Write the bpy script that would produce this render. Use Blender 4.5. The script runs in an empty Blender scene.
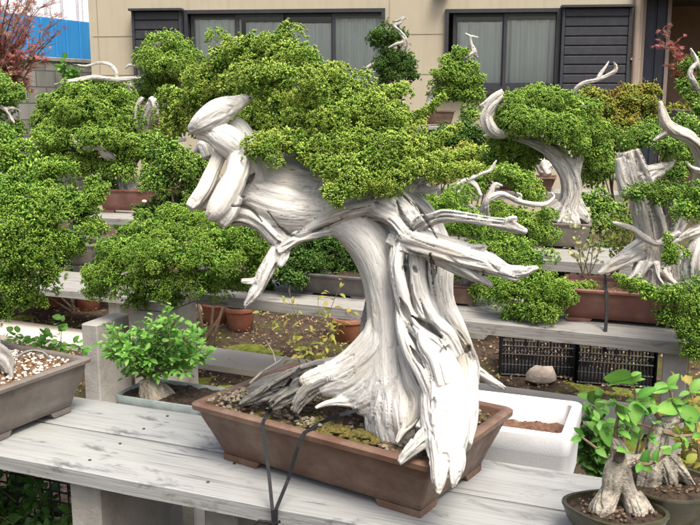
import bpy, math, random
import numpy as np
from mathutils import Vector, Matrix, noise
from mathutils.kdtree import KDTree
rad = math.radians
random.seed(7); RNG = np.random.default_rng(7)
scene = bpy.context.scene
COL = scene.collection

# ------------------------------------------------------------------ camera
H = 1.6; F = 861.0; PITCH = rad(10.4)
cd = bpy.data.cameras.new('camera'); cam = bpy.data.objects.new('camera', cd); COL.objects.link(cam)
cam.location = (0, 0, H); cam.rotation_euler = (math.pi/2 - PITCH, 0, 0)
cd.sensor_width = 36; cd.lens = F/700*36; cd.clip_start = .05; cd.clip_end = 2000
scene.camera = cam
# ------------------------------------------------------------------ world, sun, exposure
SUN_EL, SUN_AZ = rad(63), rad(152)        # azimuth clockwise from +Y (view direction)
w = bpy.data.worlds.new('World'); scene.world = w; w.use_nodes = True
nt = w.node_tree; bg = nt.nodes['Background']
sky = nt.nodes.new('ShaderNodeTexSky'); sky.sky_type = 'NISHITA'; sky.sun_disc = False
sky.sun_elevation = SUN_EL; sky.sun_rotation = SUN_AZ; sky.air_density = 1.0; sky.dust_density = 8.0; sky.ozone_density = .6
nt.links.new(sky.outputs[0], bg.inputs[0]); bg.inputs[1].default_value = .15
sd = bpy.data.lights.new('sun', 'SUN'); sd.energy = 2.1; sd.angle = rad(26); sd.color = (1, .97, .91)
so = bpy.data.objects.new('sun', sd); COL.objects.link(so)
sdir = Vector((math.sin(SUN_AZ)*math.cos(SUN_EL), math.cos(SUN_AZ)*math.cos(SUN_EL), math.sin(SUN_EL)))
so.rotation_euler = sdir.to_track_quat('Z', 'Y').to_euler()
vs = scene.view_settings; vs.view_transform = 'Standard'; vs.look = 'None'; vs.gamma = 1; vs.exposure = .82; vs.use_curve_mapping = False
scene.render.engine = 'CYCLES'; scene.render.resolution_x = 1024; scene.render.resolution_y = 768

# ------------------------------------------------------------------ picture pixel -> place
CP, SP = math.cos(PITCH), math.sin(PITCH)
def ray(px, py):
    x = (px-350)/F; v = (262.5-py)/F
    return Vector((x, CP+v*SP, -SP+v*CP))
def P(px, py, Y):
    d = ray(px, py); t = Y/d.y
    return Vector((0, 0, H)) + d*t
def Pz(px, py, z):
    d = ray(px, py); t = (z-H)/d.z
    return Vector((0, 0, H)) + d*t
def mpp(px, py, Y): return (Y/ray(px, py).y)/F     # metres per pixel

# ------------------------------------------------------------------ object helpers
def rootof(o):
    while o.parent: o = o.parent
    return o
def link(o, parent=None):
    COL.objects.link(o)
    if parent: o.parent = parent
    return o
def tag(o, label=None, cat=None, group=None, kind=None):
    if label: o['label'] = label
    if cat: o['category'] = cat
    if group: o['group'] = group
    if kind: o['kind'] = kind
    return o
def empty(name, loc, rz=0, label=None, cat=None, group=None):
    o = bpy.data.objects.new(name, None); o.location = loc; o.rotation_euler = (0, 0, rz)
    o.empty_display_size = .1
    link(o); return tag(o, label, cat, group)
def inv(parent):
    r = rootof(parent)
    return (Matrix.Translation(r.location) @ Matrix.Rotation(r.rotation_euler.z, 4, 'Z')).inverted()
def mesh(name, V, Fc, mat, parent=None, world=True, smooth=False, attrs=None):
    """V Nx3, Fc list of tuples or int array (all same size)."""
    V = np.asarray(V, dtype=np.float64).reshape(-1, 3)
    if parent is not None and world:
        M = np.array(inv(parent)); V = V @ M[:3, :3].T + M[:3, 3]
    me = bpy.data.meshes.new(name)
    if isinstance(Fc, np.ndarray):
        k = Fc.shape[1]; n = len(Fc)
        me.vertices.add(len(V)); me.vertices.foreach_set('co', V.astype(np.float32).ravel())
        me.loops.add(n*k); me.loops.foreach_set('vertex_index', Fc.astype(np.int32).ravel())
        me.polygons.add(n); me.polygons.foreach_set('loop_start', np.arange(0, n*k, k, dtype=np.int32))
        me.polygons.foreach_set('loop_total', np.full(n, k, dtype=np.int32))
        me.update(calc_edges=True)
    else:
        me.from_pydata([tuple(v) for v in V], [], Fc); me.update()
    if smooth: me.polygons.foreach_set('use_smooth', np.ones(len(me.polygons), dtype=bool))
    for an, (ty, arr) in (attrs or {}).items():
        a = me.attributes.new(an, ty, 'POINT')
        arr = np.asarray(arr, dtype=np.float32)
        a.data.foreach_set({'FLOAT': 'value', 'FLOAT_VECTOR': 'vector', 'FLOAT_COLOR': 'color'}[ty], arr.ravel())
    me.materials.append(mat)
    return link(bpy.data.objects.new(name, me), parent)
class MB:
    def __init__(s): s.V = []; s.F = []
    def add(s, V, Fc):
        o = len(s.V); s.V += [tuple(v) for v in V]; s.F += [tuple(i+o for i in f) for f in Fc]; return s
    def box(s, c, d, rz=0, bev=0):
        x, y, z = d[0]/2, d[1]/2, d[2]/2
        if bev <= 0:
            V = [(i*x, j*y, k*z) for k in (-1, 1) for j in (-1, 1) for i in (-1, 1)]
            Fc = [(0, 2, 3, 1), (4, 5, 7, 6), (0, 1, 5, 4), (2, 6, 7, 3), (0, 4, 6, 2), (1, 3, 7, 5)]
        else:
            b = min(bev, x*.9, y*.9, z*.9); V = []; R = []
            for zz, ins in ((-z, b), (-z+b, 0), (z-b, 0), (z, b)):
                r = []
                X, Y = x-ins, y-ins
                for (a, bb) in ((X, -Y+b), (X, Y-b), (X-b, Y), (-X+b, Y), (-X, Y-b), (-X, -Y+b), (-X+b, -Y), (X-b, -Y)):
                    r.append(len(V)); V.append((a, bb, zz))
                R.append(r)
            Fc = [tuple(reversed(R[0])), tuple(R[3])]
            for a, bb in zip(R, R[1:]):
                for i in range(8): j = (i+1) % 8; Fc.append((a[i], a[j], bb[j], bb[i]))
        cr, sr = math.cos(rz), math.sin(rz)
        V = [(c[0]+a*cr-b_*sr, c[1]+a*sr+b_*cr, c[2]+e) for a, b_, e in V]
        return s.add(V, Fc)
    def tube(s, pts, rr, n=8, cap=True):
        pts = [Vector(p) for p in pts]
        if not hasattr(rr, '__len__'): rr = [rr]*len(pts)
        V = []; Fc = []; up = None
        for i, p in enumerate(pts):
            t = (pts[min(i+1, len(pts)-1)]-pts[max(i-1, 0)]).normalized()
            if up is None: up = Vector((0, 0, 1)) if abs(t.z) < .9 else Vector((1, 0, 0))
            a = t.cross(up)
            if a.length < 1e-4: a = t.orthogonal()
            a.normalize(); b = a.cross(t).normalized(); up = b
            for k in range(n):
                th = 2*math.pi*k/n; V.append(p+(a*math.cos(th)+b*math.sin(th))*rr[i])
        for i in range(len(pts)-1):
            for k in range(n): j = (k+1) % n; Fc.append((i*n+k, i*n+j, (i+1)*n+j, (i+1)*n+k))
        if cap: Fc.append(tuple(range(n-1, -1, -1))); Fc.append(tuple((len(pts)-1)*n+k for k in range(n)))
        return s.add(V, Fc)
    def lathe(s, c, prof, n=28, sx=1, sy=1, wob=0):
        V = []; Fc = []
        for r, z in prof:
            for k in range(n):
                th = 2*math.pi*k/n; q = 1+wob*math.cos(4*th)
                V.append((c[0]+r*sx*q*math.cos(th), c[1]+r*sy*q*math.sin(th), c[2]+z))
        m = len(prof)
        for i in range(m-1):
            for k in range(n): j = (k+1) % n; Fc.append((i*n+k, i*n+j, (i+1)*n+j, (i+1)*n+k))
        Fc.append(tuple(range(n-1, -1, -1)))
        if prof[-1][0] > 1e-4: Fc.append(tuple((m-1)*n+k for k in range(n)))
        return s.add(V, Fc)
    def build(s, name, mat, parent=None, world=True, smooth=False, bevel=0):
        o = mesh(name, s.V, s.F, mat, parent, world, smooth)
        if smooth: autosmooth(o)
        return o
def autosmooth(o, ang=40):
    me = o.data; import bmesh
    bm = bmesh.new(); bm.from_mesh(me)
    for e in bm.edges:
        if len(e.link_faces) == 2 and e.calc_face_angle(0) > rad(ang): e.smooth = False
    bm.to_mesh(me); bm.free()
def copy_tree(o, parent=None):
    c = o.copy(); COL.objects.link(c); c.parent = parent
    for ch in [x for x in bpy.data.objects if x.parent == o]: copy_tree(ch, c)
    return c

# ------------------------------------------------------------------ materials
def mat(name, col=(.5, .5, .5), rough=.7, spec=.3, metal=0):
    m = bpy.data.materials.new(name); m.use_nodes = True; b = m.node_tree.nodes['Principled BSDF']
    b.inputs['Base Color'].default_value = (*col, 1); b.inputs['Roughness'].default_value = rough
    b.inputs['Specular IOR Level'].default_value = spec; b.inputs['Metallic'].default_value = metal
    return m
def N(m, t, **kw):
    n = m.node_tree.nodes.new(t)
    for k, v in kw.items():
        if hasattr(n, k): setattr(n, k, v)
    return n
def L(m, a, b): m.node_tree.links.new(a, b)
def ramp(m, fac, stops, interp='LINEAR'):
    r = N(m, 'ShaderNodeValToRGB'); e = r.color_ramp; e.interpolation = interp
    while len(e.elements) < len(stops): e.elements.new(.5)
    for el, (p, c) in zip(e.elements, stops): el.position = p; el.color = (*c, 1) if len(c) == 3 else c
    L(m, fac, r.inputs[0]); return r.outputs[0]
def noise_n(m, vec, scale, detail=4, rough=.55, dist=0):
    n = N(m, 'ShaderNodeTexNoise'); n.inputs['Scale'].default_value = scale; n.inputs['Detail'].default_value = detail
    n.inputs['Roughness'].default_value = rough; n.inputs['Distortion'].default_value = dist
    if vec is not None: L(m, vec, n.inputs['Vector'])
    return n.outputs[0]
def objco(m, scale=(1, 1, 1)):
    t = N(m, 'ShaderNodeTexCoord'); mp = N(m, 'ShaderNodeMapping'); mp.inputs['Scale'].default_value = scale
    L(m, t.outputs['Object'], mp.inputs[0]); return mp.outputs[0]
def mix(m, fac, a, b, blend='MIX'):
    n = N(m, 'ShaderNodeMix'); n.data_type = 'RGBA'; n.blend_type = blend
    for s, v in ((0, fac), (6, a), (7, b)):
        if isinstance(v, (int, float)): n.inputs[s].default_value = v
        elif isinstance(v, tuple): n.inputs[s].default_value = (*v, 1)
        else: L(m, v, n.inputs[s])
    return n.outputs[2]
def bump(m, h, strength=.4, dist=.01):
    b = N(m, 'ShaderNodeBump'); b.inputs['Strength'].default_value = strength; b.inputs['Distance'].default_value = dist
    L(m, h, b.inputs['Height']); L(m, b.outputs[0], m.node_tree.nodes['Principled BSDF'].inputs['Normal'])
def base(m, c): L(m, c, m.node_tree.nodes['Principled BSDF'].inputs['Base Color'])
def noisy(name, c1, c2, scale=8, rough=.75, bs=.3, bd=.004, bscale=None, detail=6, spec=.3, c3=None, sc=(1, 1, 1)):
    m = mat(name, c1, rough, spec); co = objco(m, sc); n = noise_n(m, co, scale, detail, .6)
    st = [(.3, c1), (.7, c2)] if c3 is None else [(.28, c1), (.5, c2), (.72, c3)]
    base(m, ramp(m, n, st)); bump(m, noise_n(m, co, bscale or scale*5, 5, .65), bs, bd)
    return m

def leafmat(name, inner, mid, tip, alt, trans=.25, gloss=.3):
    """tint = (tip 0..1, per tuft random, per clump random): the new growth at the tips is yellower than old scales."""
    m = mat(name, mid, .55, gloss); a = N(m, 'ShaderNodeAttribute'); a.attribute_name = 'tint'
    s = N(m, 'ShaderNodeSeparateColor'); L(m, a.outputs['Color'], s.inputs[0])
    mth = N(m, 'ShaderNodeMath'); mth.operation = 'MULTIPLY_ADD'; L(m, s.outputs[1], mth.inputs[0]); mth.inputs[1].default_value = .5; mth.inputs[2].default_value = -.25
    ad = N(m, 'ShaderNodeMath'); ad.operation = 'ADD'; ad.use_clamp = True; L(m, s.outputs[0], ad.inputs[0]); L(m, mth.outputs[0], ad.inputs[1])
    c = ramp(m, ad.outputs[0], [(0, inner), (.5, mid), (1, tip)])
    f = ramp(m, s.outputs[2], [(.35, (0, 0, 0)), (1, (.75, .75, .75))])
    c = mix(m, f, c, mix(m, .5, c, alt)); base(m, c)
    tr = N(m, 'ShaderNodeBsdfTranslucent'); L(m, c, tr.inputs[0]); ms = N(m, 'ShaderNodeMixShader'); ms.inputs[0].default_value = trans
    b = m.node_tree.nodes['Principled BSDF']; out = m.node_tree.nodes['Material Output']
    L(m, b.outputs[0], ms.inputs[1]); L(m, tr.outputs[0], ms.inputs[2]); L(m, ms.outputs[0], out.inputs[0])
    return m
LF_MAIN = leafmat('juniper_gold_tips', (.06, .15, .022), (.21, .39, .045), (.68, .82, .19), (.68, .72, .15), .38)
LF_FRESH = leafmat('juniper_fresh_green', (.05, .145, .024), (.18, .37, .045), (.52, .74, .13), (.44, .58, .1), .38)
LF_MID = leafmat('juniper_green', (.045, .12, .024), (.15, .32, .045), (.44, .63, .12), (.25, .33, .045))
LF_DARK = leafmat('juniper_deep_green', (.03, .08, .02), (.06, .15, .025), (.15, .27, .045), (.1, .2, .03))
LF_TIDY = leafmat('juniper_pads_green', (.04, .11, .022), (.16, .33, .042), (.5, .7, .12), (.38, .52, .09))
LF_ORANGE = leafmat('conifer_orange_tips', (.05, .12, .015), (.16, .25, .03), (.44, .42, .07), (.6, .27, .05))
LF_YELLOW = leafmat('conifer_yellow', (.09, .15, .02), (.3, .38, .05), (.6, .62, .12), (.55, .5, .1))
LF_BROAD = leafmat('broad_leaf_green', (.04, .15, .025), (.1, .3, .04), (.24, .48, .07), (.32, .5, .1), trans=.4, gloss=.5)
LF_LIME = leafmat('fresh_leaf_lime', (.06, .22, .03), (.16, .42, .06), (.36, .62, .14), (.4, .6, .2), trans=.4, gloss=.4)
LF_YLIME = leafmat('yellowing_leaf', (.14, .2, .03), (.3, .36, .06), (.45, .4, .1), (.5, .2, .07), trans=.4, gloss=.4)
LF_PALE = leafmat('pale_cream_leaf', (.4, .45, .15), (.6, .62, .3), (.75, .75, .45), (.6, .5, .3), trans=.35)
LF_RED = leafmat('maple_red_leaf', (.26, .07, .08), (.42, .12, .14), (.55, .2, .2), (.42, .42, .08), trans=.4)
LF_FERN = leafmat('ground_plant_green', (.02, .06, .01), (.05, .14, .02), (.1, .22, .04), (.08, .16, .03))

def woodmat(name, lo, hi, dark, warm):
    m = mat(name, hi, .8, .2)
    fl = N(m, 'ShaderNodeAttribute'); fl.attribute_name = 'flow'
    tn = N(m, 'ShaderNodeAttribute'); tn.attribute_name = 'tone'
    wr = N(m, 'ShaderNodeAttribute'); wr.attribute_name = 'wear'
    def worn(x):
        q = N(m, 'ShaderNodeMath'); q.operation = 'MULTIPLY'; q.use_clamp = True; L(m, x, q.inputs[0]); L(m, wr.outputs['Fac'], q.inputs[1]); return q.outputs[0]
    n1 = noise_n(m, fl.outputs['Vector'], 55, 6, .6); n2 = noise_n(m, fl.outputs['Vector'], 190, 5, .65)
    c = mix(m, worn(ramp(m, n1, [(.34, (1, 1, 1)), (.56, (0, 0, 0))])), hi, lo)
    c = mix(m, worn(ramp(m, n2, [(.34, (.7, .7, .7)), (.54, (0, 0, 0))])), c, lo)
    wn = noise_n(m, objco(m), 7, 3, .5); c = mix(m, ramp(m, wn, [(.5, (0, 0, 0)), (.72, (.6, .6, .6))]), c, warm)
    cr = noise_n(m, fl.outputs['Vector'], 95, 3, .5)
    fine = noise_n(m, fl.outputs['Vector'], 420, 4, .6); c = mix(m, ramp(m, fine, [(.34, (.45, .45, .45)), (.5, (0, 0, 0))]), c, lo)
    c = mix(m, worn(ramp(m, cr, [(.3, (.95, .95, .95)), (.37, (0, 0, 0))])), c, (dark[0]*1.5, dark[1]*1.5, dark[2]*1.5))
    dk = ramp(m, n1, [(.3, dark), (.6, (lo[0]*.7, lo[1]*.7, lo[2]*.7))]); c = mix(m, tn.outputs['Fac'], c, dk)
    base(m, c)
    ad = N(m, 'ShaderNodeMath'); ad.operation = 'ADD'; L(m, n1, ad.inputs[0]); L(m, n2, ad.inputs[1])
    bump(m, ad.outputs[0], .55, .005)
    return m
W_MAIN = woodmat('bleached_deadwood', (.28, .275, .25), (.62, .615, .585), (.07, .065, .055), (.62, .55, .43))
W_GREY = woodmat('grey_deadwood', (.24, .23, .205), (.58, .57, .54), (.06, .05, .04), (.45, .38, .28))
BARK = noisy('brown_bark', (.07, .045, .03), (.17, .12, .08), 18, .9, .7, .01, 50)
STUMP = noisy('pale_stump_bark', (.22, .2, .16), (.45, .42, .35), 25, .9, .7, .006, 70, c3=(.6, .57, .5))
TWIG = noisy('twig', (.12, .08, .05), (.25, .18, .12), 40, .85, .3, .002)

def boardmat(name, a, b, stain, seedv=0):
    m = mat(name, b, .75, .25)
    co = objco(m, (1, 1, 1)); g = objco(m, (.9, 34, 34)); g2 = objco(m, (3, 130, 90))
    n1 = noise_n(m, g, 2.2, 6, .6, .3); n2 = noise_n(m, g2, 1.5, 4, .6)
    big = noise_n(m, objco(m, (1.5, 4, 4)), 1.3, 3, .5); c = ramp(m, n1, [(.25, a), (.5, b)])
    c = mix(m, ramp(m, big, [(.4, (0, 0, 0)), (.65, (.5, .5, .5))]), c, (b[0]*1.25, b[1]*1.25, b[2]*1.22))
    kk = noise_n(m, objco(m, (1.6, 60, 60)), 1.7, 2, .5); c = mix(m, ramp(m, kk, [(.27, (.9, .9, .9)), (.32, (0, 0, 0))]), c, stain); c = mix(m, ramp(m, n2, [(.32, (.45, .45, .45)), (.46, (0, 0, 0))]), c, a)
    st = noise_n(m, objco(m, (2.4, 6, 6)), 2.0, 7, .68, .4)
    c = mix(m, ramp(m, st, [(.56, (0, 0, 0)), (.66, (.8, .8, .8))]), c, stain)
    gr = noise_n(m, co, 1.1, 3); c = mix(m, ramp(m, gr, [(.5, (0, 0, 0)), (.75, (.22, .22, .22))]), c, (.3, .34, .2))
    base(m, c); ad = N(m, 'ShaderNodeMath'); ad.operation = 'ADD'; L(m, n1, ad.inputs[0]); L(m, n2, ad.inputs[1]); bump(m, ad.outputs[0], .35, .004)
    return m
BOARD = boardmat('weathered_white_board', (.14, .145, .135), (.275, .285, .28), (.07, .075, .075))
BOARD2 = boardmat('weathered_grey_board', (.12, .118, .105), (.26, .255, .24), (.09, .085, .08))
BEAM_DK = noisy('dark_beam', (.02, .02, .025), (.05, .05, .05), 10, .6)
CONC = noisy('concrete_block', (.2, .19, .17), (.33, .32, .29), 5, .9, .5, .006, 90, c3=(.42, .41, .38))
PATHM = noisy('concrete_path', (.5, .45, .38), (.62, .57, .49), 3, .9, .2, .003, 120)
def potmat(name, a, b, c, rough=.5):
    m = mat(name, b, rough, .45); co = objco(m); n = noise_n(m, co, 9, 6, .6); base(m, ramp(m, n, [(.3, a), (.5, b), (.75, c)]))
    lm = noise_n(m, objco(m, (1, 1, 2.5)), 5, 8, .7); x_ = mix(m, ramp(m, lm, [(.55, (0, 0, 0)), (.7, (.5, .5, .5))]), ramp(m, n, [(.3, a), (.5, b), (.75, c)]), (c[0]*1.3, c[1]*1.4, c[2]*1.5)); sp_ = noise_n(m, co, 140, 3, .6); x_ = mix(m, ramp(m, sp_, [(.3, (.5, .5, .5)), (.4, (0, 0, 0))]), x_, (a[0]*.6, a[1]*.6, a[2]*.6)); base(m, x_)
    r = ramp(m, noise_n(m, co, 25, 4), [(.3, (rough-.12,)*3), (.7, (rough+.15,)*3)]); L(m, r, m.node_tree.nodes['Principled BSDF'].inputs['Roughness'])
    bump(m, noise_n(m, co, 60, 5), .18, .003); return m
STUMPB = noisy('mottled_stump_bark', (.1, .085, .065), (.36, .33, .27), 45, .9, .9, .006, 130, c3=(.5, .47, .4))
POT_BROWN = potmat('unglazed_brown_clay', (.085, .045, .03), (.125, .07, .047), (.2, .14, .1))
POT_GREY = potmat('unglazed_grey_clay', (.1, .085, .07), (.15, .128, .108), (.21, .185, .16))
POT_RED = potmat('unglazed_red_clay', (.12, .05, .038), (.17, .072, .055), (.24, .13, .1))
POT_TERRA = potmat('terracotta', (.24, .085, .05), (.33, .125, .075), (.4, .2, .14), .7)
POT_DARK = potmat('dark_grey_clay', (.05, .045, .045), (.085, .075, .075), (.13, .12, .11))
POT_OLIVE = potmat('olive_glaze', (.02, .02, .012), (.042, .04, .022), (.09, .078, .04), .28)
def soilmat(name, a, b, moss, white=0.0, mosscut=.55):
    m = mat(name, a, .95, .1); co = objco(m); n = noise_n(m, co, 70, 6, .7)
    c = ramp(m, n, [(.35, a), (.62, b)])
    mm = noise_n(m, co, 11, 4, .6); c = mix(m, ramp(m, mm, [(mosscut, (0, 0, 0)), (mosscut+.1, (.9, .9, .9))]), c, moss)
    if white:
        v = N(m, 'ShaderNodeTexVoronoi'); v.inputs['Scale'].default_value = 90; L(m, co, v.inputs['Vector'])
        c = mix(m, ramp(m, v.outputs['Distance'], [(white, (1, 1, 1)), (white+.05, (0, 0, 0))]), c, (.6, .55, .45))
    base(m, c); bump(m, n, 1, .015); return m
SOIL = soilmat('potting_soil_moss', (.05, .035, .022), (.16, .12, .08), (.2, .19, .035))
SOIL_W = soilmat('potting_soil_pumice', (.14, .08, .045), (.3, .18, .1), (.16, .12, .05), .2, .7)
SOIL_D = soilmat('dark_soil', (.025, .019, .014), (.09, .065, .047), (.1, .12, .02), 0, .66)
CRUMB_L = noisy('pale_lichen_crumb', (.13, .11, .075), (.33, .29, .21), 60, .95, .6, .004)
CRUMB_D = noisy('dark_crumb', (.07, .05, .035), (.2, .14, .09), 60, .95, .6, .004)
MOSSM = noisy('golden_moss', (.05, .048, .012), (.17, .14, .035), 60, .95, .9, .006, 200)
STRAP = noisy('black_rubber_strap', (.006, .007, .009), (.018, .02, .023), 30, .7, .3, .002, spec=.25)

# ------------------------------------------------------------------ deadwood / trunk builder
def catmull(pts, step):
    pts = np.array(pts, float); out = []
    ext = np.vstack([2*pts[0]-pts[1], pts, 2*pts[-1]-pts[-2]])
    for i in range(1, len(ext)-2):
        p0, p1, p2, p3 = ext[i-1:i+3]; n = max(2, int(np.linalg.norm((p2-p1)[:3])/step))
        for k in range(n):
            t = k/n; out.append(.5*((2*p1)+(-p0+p2)*t+(2*p0-5*p1+4*p2-p3)*t*t+(-p0+3*p1-3*p2+p3)*t**3))
    out.append(ext[-2]); return np.array(out)
def wood(name, paths, m, parent, voxel=.003, lobes=.13, disp=.0035, fr=90, seed=0, carve=()):
    """paths: lists of (px,py,Y,r_px) ; a path may end with {'tone':..,'tw':..}. Fluted limbs fused into one surface."""
    rnd = random.Random(seed); V = []; Fc = []; info = []; off = 0
    for pi_, path in enumerate(paths):
        opt = {}
        if isinstance(path[-1], dict): opt = path[-1]; path = path[:-1]
        if opt.get('world'): pw = [tuple(p) for p in path]
        else: pw = [(*P(a, b, c), r*mpp(a, b, c)) for a, b, c, r in path]
        C = catmull(pw, voxel*2.0); C[:, 3] = np.maximum(C[:, 3], voxel*.8)
        n = 56 if voxel < .005 else 32
        ks = [2, 3, 5, 8, 12]; am = [.35, .6, .7, .6, .4]; ph = [rnd.random()*6.28 for _ in ks]; dr = [rnd.uniform(-3, 3) for _ in ks]
        tw = opt.get('tw', rnd.uniform(-4, 4)); s = 0; up = Vector((.3, -1, .2)).normalized(); po = Vector((rnd.uniform(0, 9), rnd.uniform(0, 9), rnd.uniform(0, 9)))
        rows = []; ths = np.linspace(0, 2*np.pi, n, endpoint=False)
        for i in range(len(C)):
            a = C[max(i-1, 0)][:3]; b = C[min(i+1, len(C)-1)][:3]; t = Vector(b-a).normalized()
            if i: s += float(np.linalg.norm(C[i][:3]-C[i-1][:3]))
            e1 = (up - t*up.dot(t)); e1 = e1.normalized() if e1.length > 1e-3 else t.orthogonal().normalized(); up = e1; e2 = t.cross(e1)
            R = C[i][3]; q = np.zeros(n)
            for k, A, f, d in zip(ks, am, ph, dr):
                q += A*(1-2*np.abs(np.sin((k*(ths+tw*s)+f+d*s)/2)))
            rr = R*(1+opt.get('lobes', lobes)*q)
            pos = C[i][:3]+np.outer(rr*np.cos(ths), e1)+np.outer(rr*np.sin(ths), e2)
            V.append(pos)
            fx = np.stack([R*np.cos(ths+tw*s)+po.x, R*np.sin(ths+tw*s)+po.y, np.full(n, s*.09+po.z)], 1)
            info.append(np.hstack([fx, np.full((n, 1), opt.get('tone', 0.)), np.full((n, 1), opt.get('d', 1.)), np.full((n, 1), pi_)]))
        m_ = len(C)
        I = np.arange((m_-1)*n).reshape(m_-1, n); J = np.roll(I, -1, 1)
        Fc.append(np.stack([I, J, J+n, I+n], -1).reshape(-1, 4)+off)
        # caps
        c0 = off; c1 = off+(m_-1)*n
        Fc.append(('cap', c0, c1, n)); off += m_*n
    VV = np.vstack(V); INF = np.vstack(info); faces = []
    for f in Fc:
        if isinstance(f, tuple):
            _, c0, c1, n = f; faces.append(tuple(range(c0+n-1, c0-1, -1))); faces.append(tuple(range(c1, c1+n)))
        else: faces += [tuple(x) for x in f.tolist()]
    me = bpy.data.meshes.new('tmp'); me.from_pydata(VV.tolist(), [], faces); o = bpy.data.objects.new('tmp', me); COL.objects.link(o)
    md = o.modifiers.new('r', 'REMESH'); md.mode = 'VOXEL'; md.voxel_size = voxel; md.use_smooth_shade = True
    sm = o.modifiers.new('s', 'SMOOTH'); sm.iterations = 2; sm.factor = .5
    dg = bpy.context.evaluated_depsgraph_get(); ev = o.evaluated_get(dg); em = ev.to_mesh()
    nv = len(em.vertices); co = np.empty(nv*3, np.float32); em.vertices.foreach_get('co', co); co = co.reshape(-1, 3)
    nr = np.empty(nv*3, np.float32); em.vertex_normals.foreach_get('vector', nr); nr = nr.reshape(-1, 3)
    nf = len(em.polygons); ls = np.empty(len(em.loops), np.int32); em.loops.foreach_get('vertex_index', ls); fc = ls.reshape(-1, 4)
    ev.to_mesh_clear(); bpy.data.objects.remove(o); bpy.data.meshes.remove(me)
    kd = KDTree(len(VV))
    for i, v in enumerate(VV): kd.insert(v, i)
    kd.balance(); flow = np.empty((nv, 3)); tone = np.empty(nv); df = np.empty(nv)
    for i in range(nv):
        res = kd.find_n(co[i], 4); pid = INF[res[0][1], 5]; ws = 0; acc = np.zeros(5)
        for (_, j, d) in res:
            if INF[j, 5] == pid: ww = 1/(d+1e-4); acc += INF[j, :5]*ww; ws += ww
        acc /= ws; flow[i] = acc[:3]; tone[i] = acc[3]; df[i] = acc[4]
    dd = np.empty(nv)
    for i in range(nv):
        f = flow[i]; a = noise.noise((f[0]*fr, f[1]*fr, f[2]*fr)); b = noise.noise((f[0]*fr*2.3, f[1]*fr*2.3, f[2]*fr*1.5)); c_ = noise.noise((f[0]*fr*.8+7, f[1]*fr*.8, f[2]*fr*.7+3))
        dd[i] = (abs(a)*-1.6+.45)+(-abs(b)*.9+.2)-2.2*max(0, .12-abs(c_))/.12*(noise.noise((co[i][0]*9, co[i][1]*9, co[i][2]*9)) > -.05)
    co = co+nr*(dd*disp*df)[:, None]
    cw = np.array([0, 0, H]); dv = co-cw; dist = np.linalg.norm(dv, axis=1); du = dv/dist[:, None]
    for depth, line in carve:   # hollows and splits rotted into the wood
        C = catmull([(a, b, r_, 0) for a, b, r_ in line], 1.2); m_ = len(C); C[:, 2] *= np.clip(np.minimum(np.arange(m_)+1, m_-np.arange(m_))/(m_*.38), .35, 1)
        w_ = np.zeros(nv)
        for a, b, r_, _ in C:
            d0 = np.array(ray(a, b)); d0 /= np.linalg.norm(d0); ang = np.linalg.norm(du-d0, axis=1)*F/np.linalg.norm(np.array(ray(a, b)))*1.02
            w_ = np.maximum(w_, np.exp(-(ang/r_)**4))
        front = np.clip(-(nr*du).sum(1)*2+.3, 0, 1)
        co = co+du*(w_*front*depth)[:, None]
    return mesh(name, co, fc, m, parent, True, True, {'flow': ('FLOAT_VECTOR', flow), 'tone': ('FLOAT', tone), 'wear': ('FLOAT', df)})

# ------------------------------------------------------------------ conifer foliage builder
def tuft_templates(nb, seed, spread=.95, fat=.16, nvar=8):
    r = np.random.default_rng(seed); out = []
    for _ in range(nvar):
        V = []; T = []
        for i in range(nb):
            th = spread*math.sqrt((i+.3)/nb)*1.15; ph = i*2.4+r.uniform(-.5, .5)
            d = np.array([math.sin(th)*math.cos(ph), math.sin(th)*math.sin(ph), math.cos(th)])
            a = np.cross(d, [.3, .5, .8]); a /= np.linalg.norm(a); b = np.cross(d, a)
            l = r.uniform(.7, 1.1); o = d*.1; V.append(o); T.append(0.)
            for k in range(3):
                q = 2*math.pi*k/3+r.uniform(0, 1); V.append(o+d*l*.68+(a*math.cos(q)+b*math.sin(q))*fat*l); T.append(.55)
            V.append(o+d*l); T.append(1.)
        out.append((np.array(V), np.array(T)))
    Fc = []
    for i in range(nb):
        o = i*5
        for k in range(3): j = (k+1) % 3; Fc += [(o, o+1+j, o+1+k), (o+4, o+1+k, o+1+j)]
    return out, np.array(Fc)
_TT = {}
def foliage_mesh(name, pos, nrm, size, crand, m, parent, nb=7, seed=0, spread=.95, fat=.16):
    key = (nb, spread, fat)
    if key not in _TT: _TT[key] = tuft_templates(nb, 5, spread, fat)
    tpl, Fc = _TT[key]; r = np.random.default_rng(seed)
    n = len(pos); var = r.integers(0, len(tpl), n)
    TV = np.stack([t[0] for t in tpl]); TT = np.stack([t[1] for t in tpl])
    nrm = nrm/np.maximum(np.linalg.norm(nrm, axis=1, keepdims=True), 1e-6)
    a = r.normal(size=(n, 3)); e1 = np.cross(nrm, a); e1 /= np.linalg.norm(e1, axis=1, keepdims=True); e2 = np.cross(nrm, e1)
    V = TV[var]; k = V.shape[1]
    W = pos[:, None]+size[:, None, None]*(V[..., :1]*e1[:, None]+V[..., 1:2]*e2[:, None]+V[..., 2:]*nrm[:, None])
    tint = np.stack([TT[var], np.repeat(r.random(n)[:, None], k, 1), np.repeat(crand[:, None], k, 1), np.ones((n, k))], -1)
    FF = (Fc[None]+(np.arange(n)*k)[:, None, None]).reshape(-1, 3)
    return mesh(name, W.reshape(-1, 3), FF, m, parent, True, False, {'tint': ('FLOAT_COLOR', tint.reshape(-1, 4))})
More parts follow.
